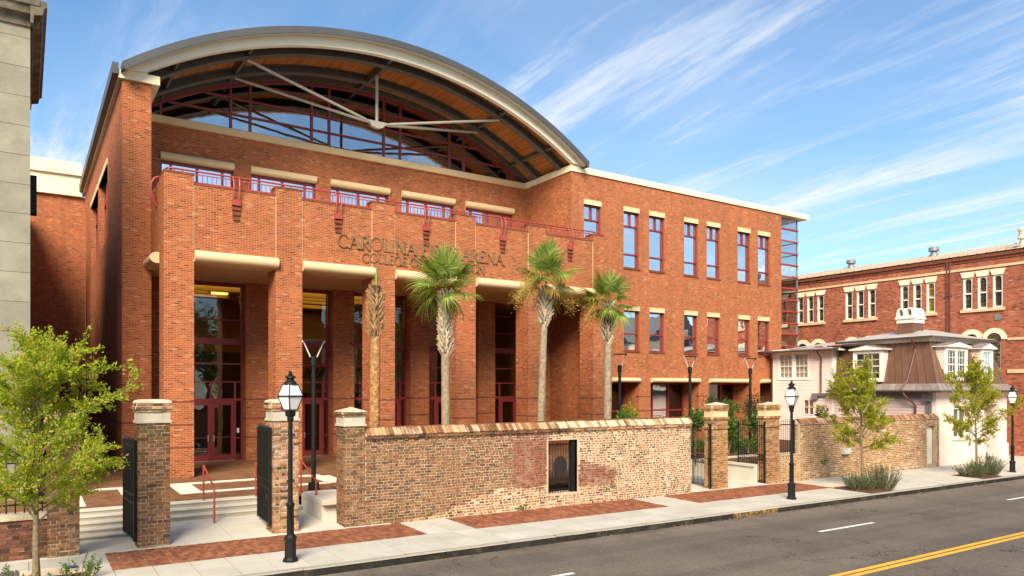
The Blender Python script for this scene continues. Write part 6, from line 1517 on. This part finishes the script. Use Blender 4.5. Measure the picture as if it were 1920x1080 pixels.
# ------------------------------------------------------------------ shrubs and hedges behind the wall
def shrub(loc, rx, ry, h, n, seed, mat, label, lsz=.09, name='shrub', col=False, stem=0.0, gap=.35):
    rs = np.random.RandomState(seed); o = np.array(loc); t = thing(name, label, 'shrub' if name != 'hedge' else 'hedge', loc)
    K = 26; cx = rs.normal(0, 1, (K, 3)); cx /= np.linalg.norm(cx, axis=1)[:, None]; cx *= (rs.rand(K)[:, None] ** .4)
    if name == 'hedge': cx = rs.uniform(-1, 1, (60, 3)); K = 60
    C = cx * np.array([rx, ry, h / 2]) * .8 + np.array([0, 0, h / 2 + stem]); k = rs.randint(0, K, n)
    d = rs.normal(0, 1, (n, 3)); d /= np.linalg.norm(d, axis=1)[:, None]
    P = C[k] + d * (rs.rand(n)[:, None] ** .5) * np.array([rx, ry, h / 2]) * gap
    V, F = leaves(P + o, d + np.array([0, 0, .4]), lsz, rs, .5); link('foliage', mesh_np('foliage', V - o, F, M[mat]), t)
    b = MB()
    for q in range(5 if name != 'hedge' else 9):
        e = C[q]; s0 = (0, 0, -.05) if name != 'hedge' else (e[0], e[1], -.05); b.path([(loc[0] + s0[0], loc[1] + s0[1], loc[2] + s0[2]), (loc[0] + e[0] * .5 + s0[0] * .5, loc[1] + e[1] * .5 + s0[1] * .5, loc[2] + e[2] * .55), tuple(o + e)], [.022, .014, .005], 5)
    b.build('stems', M['bark_thin'], t); return t
shrub((21.05, 19.2, .5), .45, .45, 1.0, 700, 31, 'leaf_green', 'light green shrub peeping over the wall left of the first tan pillar', .13, stem=1.2)
shrub((17.9, 19.6, .55), .42, .4, .75, 420, 32, 'leaf_green', 'round bright shrub showing above the long wall coping', .13, stem=1.35)
shrub((20.6, 22.4, .6), .5, .5, 1.9, 1100, 33, 'leaf_olive', 'straggly yellow green shrub between the long wall and first tan pillar', .11, stem=.4)
shrub((26.2, 22.8, .6), .55, .55, 2.9, 3800, 34, 'leaf_dark', 'dark upright evergreen column between the two tan pillars', .09, gap=.42)
shrub((29.3, 23.0, .6), .62, .6, 2.6, 2600, 35, 'leaf_dark', 'dark evergreen bush behind the right tan pillar', .09, gap=.42)
shrub((24.9, 20.9, .6), .95, .7, 1.9, 1700, 36, 'leaf_green', 'loose light green shrub above the hedge behind the wide open gate', .14, stem=.35)
shrub((27.0, 20.7, .6), .7, .6, 1.6, 1100, 37, 'leaf_green', 'light green shrub behind the short far railing', .14, stem=.3)
shrub((30.6, 20.2, .6), .8, .6, 2.0, 2200, 38, 'leaf_dark', 'dark shrub in front of the pink clapboard wall behind the far wall', .1)
shrub((23.2, 21.4, .55), .9, .5, .7, 2300, 39, 'leaf_green', 'clipped bright hedge seen between the tan pillars', .085, 'hedge')
shrub((26.6, 21.2, .55), 1.6, .45, .75, 2600, 40, 'leaf_green', 'clipped hedge behind the short far railing', .085, 'hedge')
shrub((12.7, 19.2, .3), .6, .4, .42, 800, 41, 'leaf_green', 'low green shrub seen through the barred wall window', .08)
mb = MB(); mb.box(11.2, 15.5, 18.5, 18.62, .2, .52); tag(mb.build('garden_kerb', M['bandstone'], None, loc=(13, 18.5, .3)), 'white stone kerb seen through the barred wall window', 'kerb')
# weeds on the walls
for (x, y, z, lb) in ((14.85, WY - .02, .42, 'weed tuft growing from the wall right of its window'), (11.6, WY - .02, .06, 'small weed at the foot of the long wall left of its window'), (24.9 + .9, WY + .1, .55, 'weed tuft on the far brick wall left of the utility box')):
    rs = np.random.RandomState(int(x * 10)); P = np.array([x, y, z]) + rs.normal(0, 1, (60, 3)) * np.array([.13, .02, .05]); V, F = leaves(P, np.array([[0, -.6, .3]] * 60) + rs.normal(0, .3, (60, 3)), .06, rs)
    o = link('weed', mesh_np('weed', V - np.array([x, y, z]), F, M['leaf_green'])); o.location = (x, y, z); tag(o, lb, 'weed')
# ------------------------------------------------------------------ cabbage palms
def frond_mesh(seed, R_, droop, mat):
    rs = np.random.RandomState(seed); V = []; F = []
    pl_ = R_ * .62; n = 40
    def strip(P_, Wd):
        b = len(V); m = len(P_)
        for i, (p, s) in enumerate(P_): V.append(p - s * Wd[i]); V.append(p + s * Wd[i])
        for i in range(m - 1): F.append((b + 2 * i, b + 2 * i + 1, b + 2 * i + 3, b + 2 * i + 2))
    pet = [(np.array([pl_ * q, 0, -.10 * q * q * droop]), np.array([0, 1., 0])) for q in np.linspace(0, 1, 5)]
    strip(pet, [.028, .022, .018, .015, .012])
    base = pet[-1][0]
    for k in range(n):
        f = k / (n - 1) * 2 - 1; a = f * R(138); L = R_ * (1 - .30 * abs(f) ** 1.5) * rs.uniform(.9, 1.06)
        cost = base + np.array([R_ * .22 * (1 - abs(f)), 0, -.05 * (1 - abs(f)) * droop])
        d = np.array([math.cos(a), math.sin(a), .10 * math.cos(3 * a)]); s = np.array([-math.sin(a), math.cos(a), .25 * (1 if k % 2 else -1)]); P_ = []
        dr = droop * rs.uniform(.6, 1.4)
        for q in (0, .35, .7, 1.0): P_.append((cost + d * L * q * .85 + np.array([0, 0, -dr * .55 * L * max(0, q - .35) ** 1.7]), s))
        strip(P_, [.012, .022, .014, .001])
    me = mesh_np('frond', np.array(V), np.array(F), M[mat]); return me
FR = [frond_mesh(i, .86, d, 'leaf_palm') for i, d in enumerate((.35, .8, 1.3, 1.9))]
DEAD = frond_mesh(9, .6, 2.2, 'leaf_straw')
def boot_mesh(mat):
    mb = MB(); P_ = [((0, 0, 0), .075, .02), ((.02, 0, .10), .058, .02), ((.05, 0, .22), .042, .018), ((.10, 0, .34), .028, .012)]; vs = []; fs = []
    for (c, w, th) in P_: vs += [(c[0] - th, -w, c[2]), (c[0] + th, -w, c[2]), (c[0] + th, w, c[2]), (c[0] - th, w, c[2])]
    for i in range(3):
        for k in range(4): fs.append((i * 4 + k, i * 4 + (k + 1) % 4, (i + 1) * 4 + (k + 1) % 4, (i + 1) * 4 + k))
    fs.append((12, 13, 14, 15)); mb.add(vs, fs); return mb.mesh('leaf_base', M[mat])
BOOT = {k: boot_mesh(k) for k in ('boot', 'boot_brown')}
def palm(x, y, ztop, zb0, zb1, r, label, seed, nf, scale, fr=True, trunk='palm_trunk', boot='boot', lean=0.0, rows=12, per=8, fruit=0, spear=False, flare=1.25, low=0.0):
    z0 = .45; t = thing('palm_tree', label, 'palm', (x, y, z0), 'cabbage palms before the portico'); o = Vector((x, y, z0)); rs = random.Random(seed)
    def cx(z): return x + lean * ((z - z0) / (ztop - z0))
    tr = MB(); n = 14; tr.path([(cx(z0 - .1 + (zb1 - z0) * k / n), y, z0 - .1 + (zb1 - z0) * k / n) for k in range(n + 1)], [r * (1.08 if k == 0 else 1 + .04 * math.sin(k * 2.3)) * (1 - .12 * k / n) for k in range(n + 1)], 14); tr.build('trunk', M[trunk], t, smooth=True)
    ck = MB(); ck.path([(cx(zb0), y, zb0), (cx((zb0 + zb1) / 2), y, (zb0 + zb1) / 2), (cx(zb1), y, zb1 + .1)], [r * 1.0, r * 1.08, r * .9], 12); ck.build('boot_core', M['bark_core'], t)
    for j in range(rows):
        z = zb0 + (zb1 - zb0 - .1) * j / (rows - 1); rr = r * (.9 + (flare - .9) * math.sin(math.pi * min(1, (j + 2) / (rows + 2)))) 
        for k in range(per):
            a = 2 * math.pi * (k + .5 * (j % 2)) / per + rs.uniform(-.15, .15)
            ob = bpy.data.objects.new('leaf_base', BOOT[boot]); COL.objects.link(ob); ob.parent = t
            ob.location = Vector((cx(z) + rr * .72 * math.cos(a), y + rr * .72 * math.sin(a), z - .08)) - o
            ob.rotation_euler = ((1 if j % 2 else -1) * .5 + rs.uniform(-.12, .12), rs.uniform(-.10, .14), a); s = rs.uniform(.7, .95); ob.scale = (s * rs.uniform(.8, 1.2), s * .72, s * 1.1)
    if fr:
        for k in range(nf):
            f = (k + .5) / nf; a = k * 2.39996 + seed; el = R(82 - 128 * f ** 1.15 + low) + rs.uniform(-.12, .12)
            me = FR[min(3, int(f * 4))] if k != nf - 2 else DEAD
            ob = bpy.data.objects.new('frond', me); COL.objects.link(ob); ob.parent = t; s = scale * rs.uniform(.88, 1.1); ob.scale = (s, s, s)
            ob.location = Vector((cx(ztop) + .05 * math.cos(a), y + .05 * math.sin(a), ztop - .28 - .25 * f)) - o
            ob.rotation_euler = (Matrix.Rotation(a, 3, 'Z') @ Matrix.Rotation(-el, 3, 'Y') @ Matrix.Rotation(rs.uniform(-.5, .5), 3, 'X')).to_euler()
    for k in range(fruit):
        a = [3.3, -.15, 3.0, 3.7, .25][k % 5]; q = np.random.RandomState(seed * 10 + k); V = []; F = []
        st = MB(); P_ = [Vector((cx(ztop), y, ztop - .3)) + Vector((math.cos(a) * (1.15 if math.cos(a) < 0 else .9) * u, math.sin(a) * .5 * u - .15 * u, .28 * u - .95 * u * u)) for u in np.linspace(0, 1.15, 9)]
        st.path(P_, .012, 5); LP = []; LD = []
        for p in P_[3:]:
            for _ in range(120):
                d = q.normal(0, 1, 3); d[2] = -abs(d[2]) * .8; LP.append(np.array(p) + q.normal(0, 1, 3) * np.array([.14, .10, .15]) + np.array([0, 0, -.06])); LD.append(d)
        sp_ = st.build('fruit_stalk', M['leaf_straw'], t); V, F = leaves(np.array(LP), np.array(LD), .075, q, .22); link('fruit_spray', mesh_np('fruit_spray', V - np.array(o), F, M['leaf_straw']), t, 'stuff')
    if spear:
        b = MB(); b.path([(cx(ztop), y, ztop - .75), (cx(ztop) + .01, y, ztop - .3), (cx(ztop) + .03, y, ztop)], [.06, .045, .02], 6); b.build('spear_leaf', M['leaf_palm'], t)
palm(8.68, 20.5, 7.0, 4.95, 6.35, .16, 'leafless palm with shaggy brown boots and one green spear over an orange trunk', 3, 0, 1, False, 'palm_trunk_orange', 'boot_brown', .06, 16, 8, 0, True, 1.25)
palm(11.1, 20.5, 7.05, 4.5, 6.42, .145, 'palm with large green fan crown hiding part of the lettering', 5, 23, .88, True, 'palm_trunk', 'boot', -.02, 20, 9, 0, False, 1.3, low=4)
palm(14.72, 20.5, 7.62, 5.6, 6.85, .135, 'tallest palm with yellow fruit sprays hanging beside its crown', 8, 19, .88, True, 'palm_trunk', 'boot', .3, 12, 8, 5, False, 1.5, low=22)
palm(17.8, 20.5, 7.0, 5.1, 6.5, .155, 'rightmost palm with compact fan crown before the brick wing', 12, 19, .84, True, 'palm_trunk', 'boot', .05, 12, 8, 1, False, 1.2, low=8)
# small palm between the pink house and the church hall
t = thing('palm_tree', 'young palm peeping out between the pink house and the church hall', 'palm', (42.4, 18.9, -.2))
b = MB(); b.tube((42.4, 18.9, -.3), (42.4, 18.9, 4.4), .12, .1, 8); b.build('trunk', M['palm_trunk'], t)
for k in range(11):
    ob = bpy.data.objects.new('frond', FR[k % 4]); COL.objects.link(ob); ob.parent = t; ob.location = (0, 0, 4.75); a = k * 2.4; el = R(75 - 110 * k / 11); ob.scale = (.8,) * 3
    ob.rotation_euler = (Matrix.Rotation(a, 3, 'Z') @ Matrix.Rotation(-el, 3, 'Y')).to_euler()
# ------------------------------------------------------------------ small things on the ground
b = MB(); x, y = 1.55, 16.2
m_ = MB(); m_.poly([(.72 + .13 * math.cos(a), 15.98 + .10 * math.sin(a), G(.72, 15.98) + .006) for a in [2 * math.pi * k / 20 for k in range(20)]]); m_.build('blue_paint_mark', M['blue_paint'], None, 'structure')
gr = thing('drain_grate', 'grey metal grate in the pavement at the bottom left corner', 'grate', (-.35, 15.9, G(0, 15.9)))
for k in range(9): m_ = MB(); xx = -.7 + k * .07; m_.box(xx, xx + .045, 15.65, 16.15, G(0, 15.9) - .02, G(0, 15.9) + .012); m_.build('bar', M['grate'], gr)
rs = np.random.RandomState(5); n = 1500
X = rs.uniform(-2, 45, n); Y = KY - .04 - np.abs(rs.normal(0, .22, n)); dens = (np.sin(X * 1.3) + np.sin(X * .47 + 1) + np.exp(-((X - 22) / 2.0) ** 2) * 2.5 + np.exp(-((X - 12.5) / 1.2) ** 2) * 1.2); keep = rs.rand(n) < np.clip(.12 + .3 * dens, .03, 1)
X, Y = X[keep], Y[keep]; Z = np.array([RD(a, b) for a, b in zip(X, Y)]) + .008; P = np.stack([X, Y, Z], 1); D = rs.normal(0, 1, (len(P), 3)); D[:, 2] = 0.02
V, F = leaves(P, D, .055, rs, .55, 8); V[:, 2] = np.maximum(V[:, 2], np.repeat(Z, 4)); link('fallen_leaves', mesh_np('fallen_leaves', V, F, M['leaf_fallen']), None, 'stuff')
